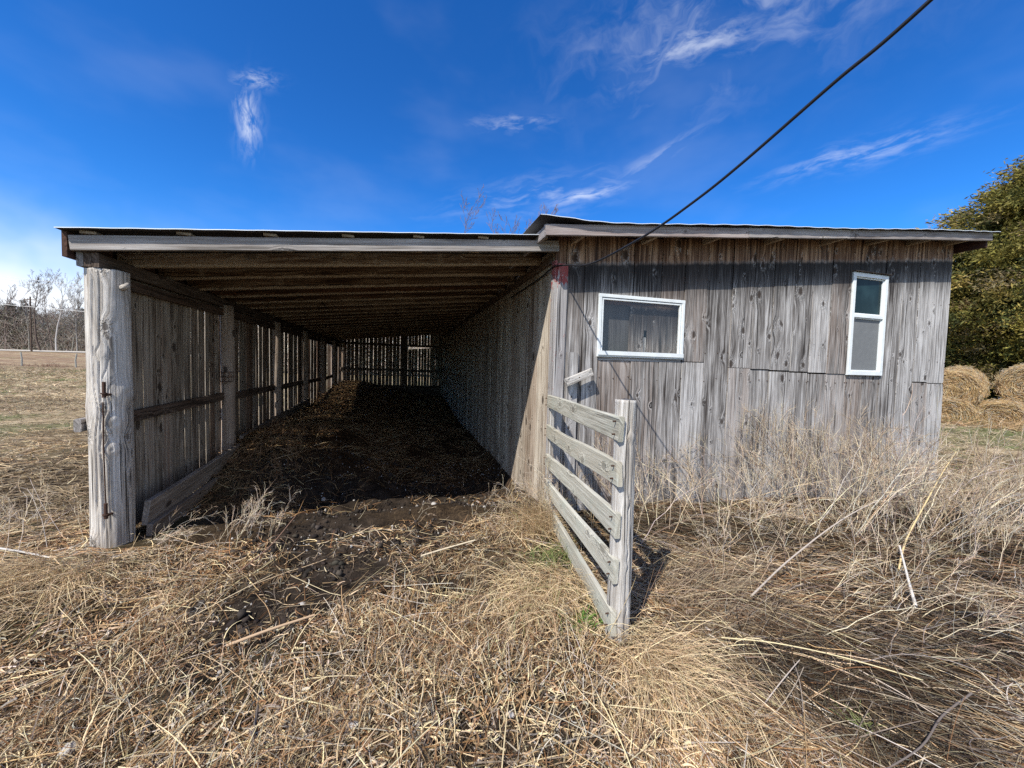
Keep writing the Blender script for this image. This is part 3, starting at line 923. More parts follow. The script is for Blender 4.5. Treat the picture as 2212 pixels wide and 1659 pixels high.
w1 = bpy.data.objects.new('window', None); COL.objects.link(w1); w1.parent = barn; w1.location = Vector((2.6, 3.84, 1.75)) - parent_world(barn)
w1['label'] = 'wide low white framed window with old boards behind it'
frame_mb(2.055, 3.175, 1.735, 2.425, .037, YF - .012, .030).build('window_frame', M['white'], w1)
frame_mb(2.098, 3.132, 1.778, 2.382, .020, YF - .004, .030).build('window_sash', M['white'], w1)
mb = MB(); mb.board((2.06, YF - .035, 1.778), (3.17, YF - .035, 1.778), .016, .045, (0, 1, 0), (.5, .5)); mb.build('window_sill', M['white'], w1)
mb = MB(); mb.box((2.05, YF + .10, 1.68), (2.52, YF + .112, 2.50), (.3, .3)); mb.build('plywood_panel', M['ply'], w1)
mb = MB()
for a, b in ((2.50, 2.55), (2.552, 2.69), (2.735, 2.80), (2.805, 2.98), (2.985, 3.20)):
    mb.board(((a + b) / 2, YF + .068, 1.68), ((a + b) / 2, YF + .068, 2.33), b - a, .02, (1, 0, 0), (random.random() * .4, .9), seg=3, wob=.002, top=2.62)
mb.board((2.712, YF + .072, 2.06), (2.712, YF + .072, 2.33), .043, .02, (1, 0, 0), (.3, .6), top=2.6)
mb.board((2.716, YF + .08, 1.68), (2.710, YF + .08, 1.98), .040, .012, (1, 0, 0), (1., .1), top=4)
mb.board((2.06, YF + .066, 2.365), (3.17, YF + .066, 2.352), .05, .03, (0, 0, 1), (.3, .8), top=2.4)
mb.build('backing_boards', M['wall'], w1)
mb = MB(); mb.box((2.05, YF + .03, 1.70), (2.062, YF + .11, 2.45)); mb.build('window_lining', M['beam'], w1)
mb = MB(); mb.box((3.178, YF + .03, 1.70), (3.19, YF + .11, 2.45)); mb.build('window_lining', M['beam'], w1)

def pane(x0, x1, z0, z1, y, mat, name, parent, t=.003):
    mb = MB(); mb.box((x0, y, z0), (x1, y + t, z1)); return mb.build(name, mat, parent)
me = bpy.data.meshes.new('pane'); me.from_pydata([(2.105, YF + .001, 1.785), (3.125, YF + .001, 1.785), (3.125, YF + .001, 2.375), (2.105, YF + .001, 2.375)], [], [(0, 1, 2, 3)]); me.materials.append(M['pane']); link('pane', me, w1)

w2 = bpy.data.objects.new('window', None); COL.objects.link(w2); w2.parent = barn; w2.location = Vector((6.2, 3.84, 1.6)) - parent_world(barn)
w2['label'] = 'tall narrow white framed window with dark upper pane and screened lower half'
frame_mb(5.865, 6.545, 1.605, 3.005, .056, YF - .014, .036, bars=[(2.42, .046)]).build('window_frame', M['white'], w2)
frame_mb(5.922, 6.488, 2.444, 2.948, .016, YF + .002, .026).build('window_sash', M['white'], w2)
frame_mb(5.922, 6.488, 1.662, 2.396, .014, YF + .002, .026).build('window_sash', M['white'], w2)
pane(5.930, 6.480, 2.45, 2.94, YF + .006, M['glass'], 'pane', w2)
pane(5.930, 6.480, 1.67, 2.39, YF + .006, M['screen'], 'insect_screen', w2)
mb = MB(); mb.board((5.85, YF - .035, 3.016), (6.56, YF - .035, 3.016), .05, .012, (0, 1, 0), (.3, .5)); mb.build('drip_cap', M['beam'], w2)

# ================================================================== GATE PANEL
gate = empty('board_fence', (1.24, 1.95, 0), 'short five rail board fence panel with a round wooden post beside the shed corner', 'fence')
log_post(1.245, 1.95, -.12, 1.425, .070, .059, 'post', M['gatepost'], nseg=90, nring=110, parent=gate, rough=.0025, lean=(-.004, 0),
         cracks=[(A + .05, .014, .0035, -.2, 1.43, .06), (A - .45, .005, .0025, .6, 1.43, .03), (A + .5, .005, .0025, .5, 1.43, .03), (A - .7, .004, .0025, -.2, .9, .03), (A + .75, .005, .0025, -.2, 1.43, .03), (A + .3, .006, .0022, 1.1, 1.43, .02)],
         knots=[(A + .1, 1.22, .006, .018), (A - .5, 1.0, .004, .016), (A - .1, .84, .006, .018), (A - .2, .55, .005, .02), (A + .1, .47, .004, .015), (A - .15, .22, .006, .02)])
for (za, zb) in ((1.265, 1.24), (1.01, .92), (.715, .61), (.45, .34), (.145, .115)):
    mb = MB()
    mb.board((1.178, 1.885, za), (1.505, 3.835, zb), .142, .034, (0, 0, 1), seg=10, wob=.0045, ch=.005, endj=.010, w1=.138, bow=random.uniform(-.012, .012))
    rl_ = mb.build('fence_rail', M['rail'], gate)
    for kk, (nx_, ny_, nz_) in enumerate(((1.178, 1.925, za + .04), (1.180, 1.935, za - .035), (1.48, 3.79, zb + .035), (1.48, 3.79, zb - .035))):
        mb = MB(); mb.tube([(nx_ - .030, ny_, nz_), (nx_ - .012, ny_, nz_)], .0048, 7); mb.build('nail', M['iron'], rl_)
mb = MB(); mb.board((1.196, 1.94, -.1), (1.196, 1.93, .30), .05, .02, (0, 1, 0), w1=.012, seg=2); mb.build('rotten_strip', M['orange'], gate)
mb = MB(); mb.board((1.525, 3.80, -.1), (1.53, 3.80, 1.30), .05, .05, (0, 1, 0), ch=.004); mb.build('end_stud', M['gatepost'], gate)

# ================================================================== CABLE
def catmull(P, n=10):
    out = []
    P = [Vector(p) for p in P]
    Q = [P[0] * 2 - P[1]] + P + [P[-1] * 2 - P[-2]]
    for i in range(1, len(Q) - 2):
        for k in range(n):
            t = k / n
            out.append(0.5 * ((2 * Q[i]) + (-Q[i - 1] + Q[i + 1]) * t + (2 * Q[i - 1] - 5 * Q[i] + 4 * Q[i + 1] - Q[i + 2]) * t * t + (-Q[i - 1] + 3 * Q[i] - 3 * Q[i + 1] + Q[i + 2]) * t ** 3))
    out.append(P[-1])
    return out
mb = MB()
mb.tube(catmull([(1.53, 5.6, 2.62), (1.535, 4.4, 2.64), (1.532, 3.90, 2.672), (1.545, 3.822, 2.668), (1.571, 3.615, 2.630), (1.608, 3.323, 2.561), (1.644, 3.04, 2.547), (1.714, 2.489, 2.596), (1.765, 2.087, 2.676), (1.804, 1.782, 2.763), (1.86, 1.347, 2.919), (1.899, 1.038, 3.023), (2.02, .1, 3.45), (2.25, -1.7, 4.6)], 10), .0085, 10, (.5, .5))
tag(mb.build('cable', M['cable'], smooth=True), 'thick black cable sagging from the red shed corner up across the sky', 'cable')

# ================================================================== WIRE BASKET on the second post
mb = MB()
bx, by, bz = -2.24, 5.93, 1.30
for z in (bz, bz + .065, bz + .13):
    s = .05 if z == bz else .062
    mb.tube([(bx - s, by - s, z), (bx + s, by - s, z), (bx + s, by + s, z), (bx - s, by + s, z), (bx - s, by - s, z)], .0035, 5)
for dx, dy in ((-1, -1), (0, -1), (1, -1), (1, 0), (1, 1), (0, 1), (-1, 1), (-1, 0)):
    mb.tube([(bx + dx * .05, by + dy * .05, bz), (bx + dx * .062, by + dy * .062, bz + .13)], .003, 5)
mb.tube([(bx - .05, by, bz), (bx + .05, by, bz)], .003, 5); mb.tube([(bx, by - .05, bz), (bx, by + .05, bz)], .003, 5)
mb.tube([(bx - .01, by + .06, bz + .13), (bx - .02, by + .13, bz + .13)], .004, 5)
tag(mb.build('wire_basket', M['iron']), 'small rusty wire basket hung on the inner post of the lean-to', 'basket')
# ---SECTION2---

# ================================================================== STRAW, STALKS, TWIGS (numpy)
def ribbons(x, y, phi, L, Wd, th, droop, curl, tone, S=4, z0=None, clampz=True, rnd=RS, taper=.25):
    n = len(x)
    px, py = x.copy(), y.copy()
    pz = (gz(x, y) if z0 is None else z0).copy()
    P = np.zeros((n, S + 1, 3)); P[:, 0, 0] = px; P[:, 0, 1] = py; P[:, 0, 2] = pz
    for k in range(S):
        s = (k + .5) / S
        a = phi + curl * s; t = th - droop * s
        px = px + L / S * np.cos(t) * np.cos(a); py = py + L / S * np.cos(t) * np.sin(a); pz = pz + L / S * np.sin(t)
        P[:, k + 1, 0] = px; P[:, k + 1, 1] = py; P[:, k + 1, 2] = pz
    if clampz:
        g = gz(P[:, :, 0], P[:, :, 1])
        off = rnd.rand(n, 1) * .014 + .002
        P[:, :, 2] = np.maximum(P[:, :, 2], g + off)
    ro = rnd.uniform(-1.1, 1.1, n)
    a = phi + curl * .5
    wv = np.stack([-np.sin(a) * np.cos(ro), np.cos(a) * np.cos(ro), np.sin(ro)], 1)
    prof = np.linspace(1, taper, S + 1)
    hw = (Wd[:, None] * prof[None, :] * .5)[:, :, None]
    A = P - wv[:, None, :] * hw; B = P + wv[:, None, :] * hw
    V = np.stack([A, B], 2).reshape(-1, 3)
    base = (np.arange(n) * (S + 1) * 2)[:, None] + (np.arange(S) * 2)[None, :]
    F = np.stack([base, base + 1, base + 3, base + 2], 2).reshape(-1, 4)
    C = np.repeat(tone, (S + 1) * 2, axis=0)
    return V, F, C


def tubes(P, R, tone, n=3):
    """P (N,S,3) R (N,S)"""
    N_, S = P.shape[:2]
    T = np.gradient(P, axis=1)
    T /= np.linalg.norm(T, axis=2, keepdims=True) + 1e-9
    ref = np.where(np.abs(T[:, :1, 2:3]) > .9, np.array([[[1., 0, 0]]]), np.array([[[0, 0, 1.]]]))
    Aa = np.cross(T, np.broadcast_to(ref, T.shape)); Aa /= np.linalg.norm(Aa, axis=2, keepdims=True) + 1e-9
    Bb = np.cross(T, Aa)
    ang = 2 * np.pi * np.arange(n) / n
    V = P[:, :, None, :] + R[:, :, None, None] * (Aa[:, :, None, :] * np.cos(ang)[None, None, :, None] + Bb[:, :, None, :] * np.sin(ang)[None, None, :, None])
    V = V.reshape(-1, 3)
    b = (np.arange(N_) * S * n)[:, None, None] + (np.arange(S - 1) * n)[None, :, None]
    j = np.arange(n)[None, None, :]; k = (j + 1) % n
    F = np.stack([b + j, b + k, b + n + k, b + n + j], 3).reshape(-1, 4)
    C = np.repeat(tone, S * n, axis=0)
    return V, F, C


def merge(parts):
    Vs, Fs, Cs = [], [], []; o_ = 0
    for v, f, c in parts:
        Vs.append(v); Fs.append(f + o_); Cs.append(c); o_ += len(v)
    return np.concatenate(Vs), np.concatenate(Fs), np.concatenate(Cs)


def palette(n, cols, wts, jit=.25, rnd=RS):
    cols = np.array(cols, float); w = np.array(wts, float); w /= w.sum()
    i = rnd.choice(len(cols), n, p=w)
    c = cols[i] * (1 + jit * rnd.uniform(-1, 1, (n, 1)))
    return np.clip(c * (1 + .06 * rnd.uniform(-1, 1, (n, 3))), .004, .95)


STRAW = [(.80, .63, .38), (.48, .32, .165), (.27, .145, .065), (.34, .275, .20), (.075, .048, .03), (.60, .53, .42)]
NEARFREE = lambda x, y: ~((y > 3.80) & (x > -2.38) & (x < 8.0))


def scatter(n, rmin, rmax, az0=-44, az1=76, pw=1.0):
    az = np.radians(RS.uniform(az0, az1, n))
    u = RS.rand(n)
    r = rmin * (rmax / rmin) ** (u ** pw)
    return r * np.sin(az), r * np.cos(az)


parts = []
# matted dead grass
n = 230000
x, y = scatter(n, 1.25, 13.0)
keep = NEARFREE(x, y) & (RS.rand(n) > soilmask(x, y) * .90) & (RS.rand(n) > .25 * greenmask(x, y)) & (RS.rand(n) < .25 + .95 * sst(fbm(x * 2.8, y * 2.8, 57), .36, .58))
x, y = x[keep], y[keep]; n = len(x)
r = np.hypot(x, y)
flow = 2 * math.pi * fbm(x * .55, y * .55, 41) * 2.0
right = sst(x, .9, 2.4)
flow = flow * (1 - right) + (-.55 + 1.2 * (fbm(x * .6, y * .6, 44) - .5)) * right
phi = flow + RS.normal(0, 1, n) * (.75 - .28 * right) + np.where(RS.rand(n) < .5, math.pi, 0)
L = np.exp(RS.normal(math.log(.085), .5, n)) * (1 + 1.1 * right) * np.clip(r / 3, .75, 1.6)
Wd = RS.uniform(.0020, .0052, n) * np.clip(r / 2.6, .8, 3.2)
tone = palette(n, STRAW, (3.0, 3, 2.8, 1.8, 2.4, 1.2)) * np.array([.88, .85, .82])[None]
patch = fbm(x * 1.3, y * 1.3, 51)[:, None]
tone = tone * (0.40 + .92 * sst(patch, .30, .66)) * (1 - .25 * sst(fbm(x * 4.5, y * 4.5, 53), .5, .7)[:, None])
tone = tone * (1 - right[:, None] * np.array([.24, .22, .16])[None])
fieldw = (sst(-x, 2.2, 4) * sst(y, 2.5, 5))[:, None]
tone = tone * (1 - fieldw) + (tone * .6 + np.array([.20, .155, .09]) * 1.0) * fieldw
parts.append(ribbons(x, y, phi, L, Wd, RS.uniform(.0, .55, n), RS.uniform(.2, 1.3, n), RS.normal(0, .7, n), tone))
# crumpled broad dead leaves, near
n = 30000
x, y = scatter(n, 1.25, 4.6, -44, 45)
keep = NEARFREE(x, y) & (RS.rand(n) > soilmask(x, y) * .95) & (x < 1.9) & (RS.rand(n) < .25 + .75 * sst(fbm(x * 1.1, y * 1.1, 61), .4, .6))
x, y = x[keep], y[keep]; n = len(x)
parts.append(ribbons(x, y, RS.uniform(0, 6.28, n), RS.uniform(.02, .085, n), RS.uniform(.005, .014, n), RS.uniform(.0, 1.1, n), RS.uniform(.3, 2.4, n),
                     RS.normal(0, 1.6, n), palette(n, STRAW, (3, 3, 3, 1.5, 1.6, 1.2)) * .88, S=6))
# standing stubble in the middle foreground
n = 14000
x = RS.uniform(-1.5, 1.1, n); y = RS.uniform(1.3, 3.1, n)
keep = (fbm(x * 2.1, y * 2.1, 71) > .47) & (RS.rand(n) > soilmask(x, y))
x, y = x[keep], y[keep]; n = len(x)
parts.append(ribbons(x, y, RS.uniform(0, 6.28, n), RS.uniform(.04, .15, n), RS.uniform(.003, .007, n), RS.uniform(.8, 1.5, n), RS.uniform(.2, 1.8, n),
                     RS.normal(0, .8, n), palette(n, STRAW, (4, 3, 3, 1, 1.2, 1)) * .9, S=6))
# trampled straw with long stalks
n = 3400
x, y = scatter(n, 1.3, 7.0, -44, 70)
keep = NEARFREE(x, y) & (RS.rand(n) > soilmask(x, y) * .8)
x, y = x[keep], y[keep]; n = len(x)
parts.append(ribbons(x, y, RS.uniform(0, 6.28, n), RS.uniform(.2, .55, n), RS.uniform(.003, .006, n), RS.uniform(.02, .3, n), RS.uniform(.05, .5, n),
                     RS.normal(0, .3, n), palette(n, STRAW, (4, 2, 1, 2, .5, 2)), S=6, taper=.6))
V, F, C_ = merge(parts)
tag(arrmesh('dry_grass', V, F, C_, M['blade']), 'matted tan and grey dead grass covering the ground around the shed', 'grass', kind='stuff')

# straw bedding inside the bay
parts = []
n = 40000
x = RS.uniform(-2.25, 1.5, n); y = 4.5 + 11.2 * RS.rand(n) ** 1.3
keep = (RS.rand(n) < sst(y, 5.6, 7.6) * .9 + .10 + .6 * sst(-x, .9, 1.9)) & (fbm(x * 1.6, y * 1.6, 81) > .33)
x, y = x[keep], y[keep]; n = len(x)
parts.append(ribbons(x, y, RS.uniform(0, 6.28, n), RS.uniform(.08, .34, n), RS.uniform(.004, .009, n), RS.uniform(0, .7, n), RS.uniform(.1, 1.2, n), RS.normal(0, .8, n),
                     palette(n, [(.40, .25, .12), (.26, .145, .065), (.56, .42, .23), (.12, .07, .04)], (3, 3, 1.2, 2))))
V, F, C_ = merge(parts)
tag(arrmesh('straw_bedding', V, F, C_, M['blade']), 'brown straw and dry weeds littering the dark floor of the lean-to', 'straw', kind='stuff')

# --- tussocks
def tussock(name, cx, cy, n, L0, L1, a0, a1, spread, th0, droop, cols, wts, label, group=None, z0=None, w=(.0025, .005), parent=None):
    x = cx + RS.normal(0, spread, n); y = cy + RS.normal(0, spread * .8, n)
    a = RS.uniform(a0, a1, n)
    V, F, C_ = ribbons(x, y, a, RS.uniform(L0 * .5, L1, n), RS.uniform(w[0], w[1], n), RS.normal(th0, .32, n), RS.normal(droop, .45, n), RS.normal(0, .7, n),
                       palette(n, cols, wts), S=7, taper=.3)
    return tag(arrmesh(name, V, F, C_, M['blade']), label, 'grass tuft', group)

PALE = [(.78, .61, .37), (.58, .43, .25), (.38, .27, .16), (.24, .26, .10)]
tussock('grass_tuft', 1.33, 1.72, 1500, .25, .52, -2.3, -.2, .13, .85, 1.6, PALE, (4, 4, 2, .1), 'long pale dead grass fanning forward from the foot of the round gate post')
tussock('grass_tuft', .96, 2.42, 1300, .2, .42, -3.6, -1.0, .19, 1.0, 2.0, PALE, (4, 4, 1.5, .8), 'pale bent grass tussock left of the lowest fence rail')
tussock('grass_tuft', 1.28, 3.50, 1100, .25, .62, -3.3, -.6, .17, 1.35, 1.2, PALE, (3, 4, 3, .2), 'tall brownish dead grass against the red shed corner')
tussock('grass_tuft', -2.72, 3.15, 2000, .3, .62, -2.9, -1.5, .22, .9, 1.7, PALE, (4, 4, 1, .1), 'thick golden grass mound drooping left of the big log post', w=(.003, .006))
tussock('grass_tuft', -2.15, 3.25, 900, .2, .45, -2.6, -.6, .22, .8, 1.6, PALE, (4, 4, 2, .1), 'curly dead grass mound right below the big log post', w=(.003, .006))
tussock('grass_tuft', 2.05, 2.3, 900, .3, .6, -1.5, .6, .28, .45, .8, [(.42, .33, .22), (.26, .19, .12), (.15, .11, .08)], (2, 3, 2), 'long brown flattened grass in the shade behind the gate post')
tussock('green_weed', 1.10, 2.07, 140, .04, .1, 0, 6.28, .035, .6, .8, [(.10, .19, .035), (.16, .26, .06)], (1, 1), 'small bright green weed beside the lowest rail end', w=(.008, .016))
tussock('grass_tuft', 1.18, 2.85, 350, .06, .2, 0, 6.28, .10, 1.0, 1.0, [(.13, .18, .05), (.22, .24, .09)], (1, 1), 'small green grass patch under the second lowest fence rail', w=(.003, .005))
tussock('grass_tuft', 2.02, 1.18, 70, .05, .11, 0, 6.28, .035, .9, 1.0, [(.14, .2, .05), (.25, .27, .1)], (1, 1), 'small green grass sprig at the bottom edge right of centre')

# --- bushes of bare bramble in front of the facade
def stems(x, y, n_child, H, lean, rad, seed, levels=3, droop=1.1, z=None, frac=.45):
    """returns list of tube sets for a thicket rooted at x,y arrays"""
    rs = np.random.RandomState(seed)
    out = []
    n = len(x)
    S = 8
    th = rs.uniform(.75, 1.45, n); ph = rs.uniform(-math.pi, math.pi, n) * .5 + lean
    L = H * rs.uniform(.6, 1.15, n)
    P0 = np.stack([x, y, gz(x, y) if z is None else z], 1)
    R0 = rs.uniform(.6, 1.2, n) * rad
    dr = rs.uniform(.3, 1.0, n) * droop
    for lv in range(levels):
        n = len(P0)
        P = np.zeros((n, S + 1, 3)); P[:, 0] = P0
        cu = rs.normal(0, .5, n)
        jt = rs.normal(0, .11, (n, S, 2))
        for k in range(S):
            s = (k + .5) / S
            a = ph + cu * s + jt[:, k, 0]; t = th - dr * s * s + jt[:, k, 1]
            d = np.stack([np.cos(t) * np.cos(a), np.cos(t) * np.sin(a), np.sin(t)], 1)
            P[:, k + 1] = P[:, k] + d * (L / S)[:, None]
        P[:, :, 2] = np.maximum(P[:, :, 2], gz(P[:, :, 0], P[:, :, 1]) + .01)
        P[:, :, 1] = np.where((P[:, :, 0] > 1.5) & (P[:, :, 0] < 8), np.minimum(P[:, :, 1], 3.82 - .02 * rs.rand(n, 1)), P[:, :, 1])
        R = R0[:, None] * np.linspace(1, .35, S + 1)[None]
        out.append((P, R))
        nc = n_child[lv] if lv < len(n_child) else 0
        if not nc or lv == levels - 1: break
        pi = rs.randint(0, n, int(n * nc)); si = rs.uniform(.25, .98, len(pi))
        f = si * S; i0 = np.minimum(f.astype(int), S - 1); fr_ = (f - i0)[:, None]
        P0 = P[pi, i0] * (1 - fr_) + P[pi, i0 + 1] * fr_
        dd = P[pi, i0 + 1] - P[pi, i0]
        aa = np.arctan2(dd[:, 1], dd[:, 0]); tt = np.arctan2(dd[:, 2], np.hypot(dd[:, 0], dd[:, 1]))
        ph = aa + rs.choice([-1, 1], len(pi)) * rs.uniform(.35, 1.1, len(pi)); th = tt + rs.normal(.1, .45, len(pi))
        L = L[pi] * rs.uniform(.25, .55, len(pi)) * (1.15 - si * .5)
        R0 = np.maximum(R0[pi] * .6, .0015)
        dr = rs.uniform(-.3, .9, len(pi))
    return out


TW = [(.60, .48, .32), (.40, .29, .19), (.70, .60, .43), (.17, .12, .09), (.46, .41, .36)]
def bramble(name, cx, cy, sx, sy, n, H, lean, rad, seed, label, cat='bush', nch=(6, 4), cols=TW, wts=(3, 3, 2, 1.5, 2), group=None, kind=None, levels=3, droop=1.1):
    rs = np.random.RandomState(seed)
    x = cx + rs.uniform(-1, 1, n) * sx; y = cy + rs.uniform(-1, 1, n) * sy
    st = stems(x, y, nch, H, lean, rad, seed, levels, droop)
    ps = []
    for i, (P, R) in enumerate(st):
        t = palette(len(P), cols, wts, rnd=rs)
        ps.append(tubes(P, R, t))
    V, F, C_ = merge(ps)
    return tag(arrmesh(name, V, F, C_, M['twig']), label, cat, group, kind)


bramble('bare_bush', 2.35, 3.25, .35, .35, 20, .95, 1.2, .0044, 101, 'small bare twiggy bush against the wall just right of the fence post', nch=(6, 4))
bramble('bare_bush', 3.35, 3.1, .55, .4, 32, .85, .9, .0044, 102, 'low bare bush below the middle of the plank wall', nch=(7, 4))
bramble('bare_bush', 4.55, 3.05, .7, .4, 52, 1.3, 1.0, .0048, 103, 'tallest pale bare bush against the wall left of the tall window', nch=(7, 5))
bramble('bare_bush', 5.9, 2.95, .8, .5, 56, 1.15, .8, .0048, 104, 'bushy bare bramble below the tall narrow window', nch=(7, 5))
bramble('bare_bush', 7.2, 2.9, .8, .5, 50, .85, .5, .0048, 105, 'bare bramble at the right hand end of the plank wall', nch=(7, 5))
bramble('dead_weeds', 4.3, 2.1, 2.0, .7, 130, .60, .3, .0026, 106, 'grey tangled dead weed stems on the slope right of the fence', 'weeds', nch=(6, 4), kind='stuff', droop=1.9)
bramble('dead_weeds', 7.5, 2.4, 2.2, 1.0, 150, .55, .3, .0032, 107, 'brown dead weeds beyond the shed corner at right', 'weeds', nch=(6, 3), kind='stuff', droop=1.8)
bramble('dead_weeds', -1.55, 3.75, .55, .35, 34, .40, -.5, .0026, 108, 'pale tangled dead stems lying at the foot of the kickboards', 'weeds', nch=(6, 4), kind='stuff', droop=2.0)
bramble('dead_weeds', -2.95, 3.9, .45, .5, 22, .55, 2.2, .0024, 109, 'thin dead stems left of the log post', 'weeds', nch=(5, 4), kind='stuff', droop=1.4)
bramble('dead_weeds', -1.7, 6.0, .4, .7, 34, .35, -.2, .0026, 111, 'brown dead weed heads inside the bay beside the second post', 'weeds', nch=(6, 5), kind='stuff', cols=[(.22, .12, .06), (.32, .2, .11)], wts=(1, 1), droop=1.4)
bramble('dead_weeds', .4, 3.7, 1.0, .4, 40, .28, -1.0, .0022, 112, 'low dead stems at the rim of the bay entrance', 'weeds', nch=(4, 3), kind='stuff', droop=1.8)
bramble('dead_weeds', 1.42, 3.55, .12, .25, 14, .75, 2.6, .0018, 113, 'wispy vine stems climbing the fence rails at the shed corner', 'weeds', nch=(6, 5), kind='stuff', droop=1.6)

# --- single canes and sticks
def stick(name, pts, r0, r1, colr, label, cat='stick'):
    P = np.array([tuple(p) for p in catmull(pts, 5)])[None]
    k = P.shape[1]
    R = np.linspace(r0, r1, k)[None]
    V, F, C_ = tubes(P, R, np.array([colr], float), n=7)
    return tag(arrmesh(name, V, F, C_, M['twig'], smooth=True), label, cat)

stick('cane', [(3.97, 2.11, .0), (4.25, 2.22, .18), (4.75, 2.36, .42), (5.25, 2.5, .64), (5.66, 2.6, .82)], .008, .0035, (.62, .47, .24), 'pale yellow cane leaning up to the right past the shed corner')
stick('stick', [(3.40, 1.70, .03), (3.62, 1.86, .09), (3.98, 2.12, .20)], .011, .006, (.60, .56, .50), 'short thick whitish stick leaning in the brown weeds at right', 'stick')
stick('branch', [(2.3, 2.0, .08), (3.0, 2.25, .16), (4.1, 2.55, .30), (5.6, 2.85, .42), (6.5, 3.0, .48)], .007, .004, (.46, .39, .32), 'long thin bare branch arching right through the brush before the wall', 'branch')
stick('branch', [(4.6, 2.5, .0), (5.2, 2.8, .45), (6.0, 3.0, .75), (6.7, 3.1, .95)], .006, .002, (.10, .075, .06), 'dark curved twig rising in front of the wall below the tall window', 'branch')
stick('stick', [(-3.9, 4.3, .06), (-3.02, 3.93, .07), (-2.38, 3.58, .07)], .012, .005, (.50, .47, .42), 'thin grey stick lying left of the big log post')
stick('stick', [(-1.15, 3.21, .03), (-1.0, 3.4, .12), (-.85, 3.55, .30)], .006, .003, (.22, .13, .09), 'thin brown upright stalk in the grass left of the muck')
stick('stick', [(-.58, 1.75, .02), (-.62, 1.95, .03), (-.68, 2.25, .035)], .006, .004, (.12, .10, .085), 'dark twig lying in the grass at the lower left')
stick('reed', [(1.80, 1.74, .06), (2.05, 1.62, .07), (2.35, 1.46, .05), (2.6, 1.25, .04)], .004, .003, (.62, .52, .30), 'flat pale reed bent sharply at its left end in the right foreground', 'reed')
stick('reed', [(.16, 3.1, .06), (.35, 3.16, .07), (.62, 3.22, .09)], .008, .006, (.62, .52, .36), 'pale broken stalk lying before the dark bay floor', 'reed')
stick('reed', [(-.9, 2.35, .05), (-.72, 2.42, .06), (-.5, 2.52, .05)], .009, .007, (.52, .36, .22), 'brown flattened stalk in the left foreground', 'reed')
stick('branch', [(2.7, 1.12, .06), (2.4, 1.08, .05), (2.1, 1.0, .06), (1.8, .98, .04)], .005, .003, (.16, .13, .11), 'dark branch lying across the bottom right corner', 'branch')

# ================================================================== STONES
def stone(x, y, s, label=None, name='stone', group=None, seed=0):
    bm_v = []; rs = np.random.RandomState(seed)
    import bmesh
    bm = bmesh.new(); bmesh.ops.create_icosphere(bm, subdivisions=2, radius=1.0)
    k = rs.uniform(.75, 1.25, 3)
    for v in bm.verts:
        q = 1 + .16 * math.sin(v.co.x * 3 + seed) + .1 * math.sin(v.co.y * 5 + seed * 2)
        v.co = Vector((v.co.x * k[0] * q * s, v.co.y * k[1] * q * s, v.co.z * .55 * q * s))
    me = bpy.data.meshes.new(name); bm.to_mesh(me); bm.free()
    me.polygons.foreach_set('use_smooth', [True] * len(me.polygons))
    me.materials.append(M['pebble'])
    me.transform(Matrix.Translation((x, y, float(gz(x, y)) + s * .25)))
    return tag(link(name, me), label, 'stone', group)

for i, (x, y, s, l) in enumerate([(-1.27, 1.90, .030, 'largest smooth grey stone in the lower left corner'), (-.19, 1.74, .022, 'pale round stone at the bottom centre edge'),
                                  (.50, 1.62, .016, 'pale stone at the bottom right of centre'), (-.62, 2.72, .022, 'white egg shaped stone on the dark soil patch in the foreground'),
                                  (.62, 2.05, .014, 'whitish stone in the grass left of the gate post foot'), (.35, 4.25, .03, 'pale stone at the edge of shade in the bay'),
                                  (-.4, 3.45, .018, 'white pebble on the muck rim left of the straw')]):
    stone(x, y, s, l, seed=i + 3)
n = 3200
x = RS.uniform(-1.6, 1.55, n); y = 1.4 + 6.0 * RS.rand(n) ** 1.1
keep = RS.rand(n) < soilmask(x, y) * .8 * sst(fbm(x * 4, y * 4, 91), .42, .62) * (1 + sst(x, .6, 1.4))
x, y = x[keep], y[keep]; n = len(x)
ico = np.array([(0, 0, 1), (.894, 0, .447), (.276, .851, .447), (-.724, .526, .447), (-.724, -.526, .447), (.276, -.851, .447),
                (.724, .526, -.447), (-.276, .851, -.447), (-.894, 0, -.447), (-.276, -.851, -.447), (.724, -.526, -.447), (0, 0, -1)])
icf = np.array([(0, 1, 2), (0, 2, 3), (0, 3, 4), (0, 4, 5), (0, 5, 1), (1, 6, 2), (2, 7, 3), (3, 8, 4), (4, 9, 5), (5, 10, 1), (2, 6, 7), (3, 7, 8), (4, 8, 9), (5, 9, 10), (1, 10, 6), (6, 11, 7), (7, 11, 8), (8, 11, 9), (9, 11, 10), (10, 11, 6)])
sz = np.exp(RS.normal(math.log(.0055), .45, n))
V = ico[None] * sz[:, None, None] * RS.uniform(.6, 1.3, (n, 1, 3)) * (1 + .2 * RS.uniform(-1, 1, (n, 12, 1)))
V = V + np.stack([x, y, gz(x, y) + sz * .4], 1)[:, None, :]
F = icf[None] + (np.arange(n) * 12)[:, None, None]
tag(arrmesh('gravel', V.reshape(-1, 3), F.reshape(-1, 3), None, M['pebble'], smooth=True), 'small white pebbles scattered in the dark muck', 'gravel', kind='stuff')
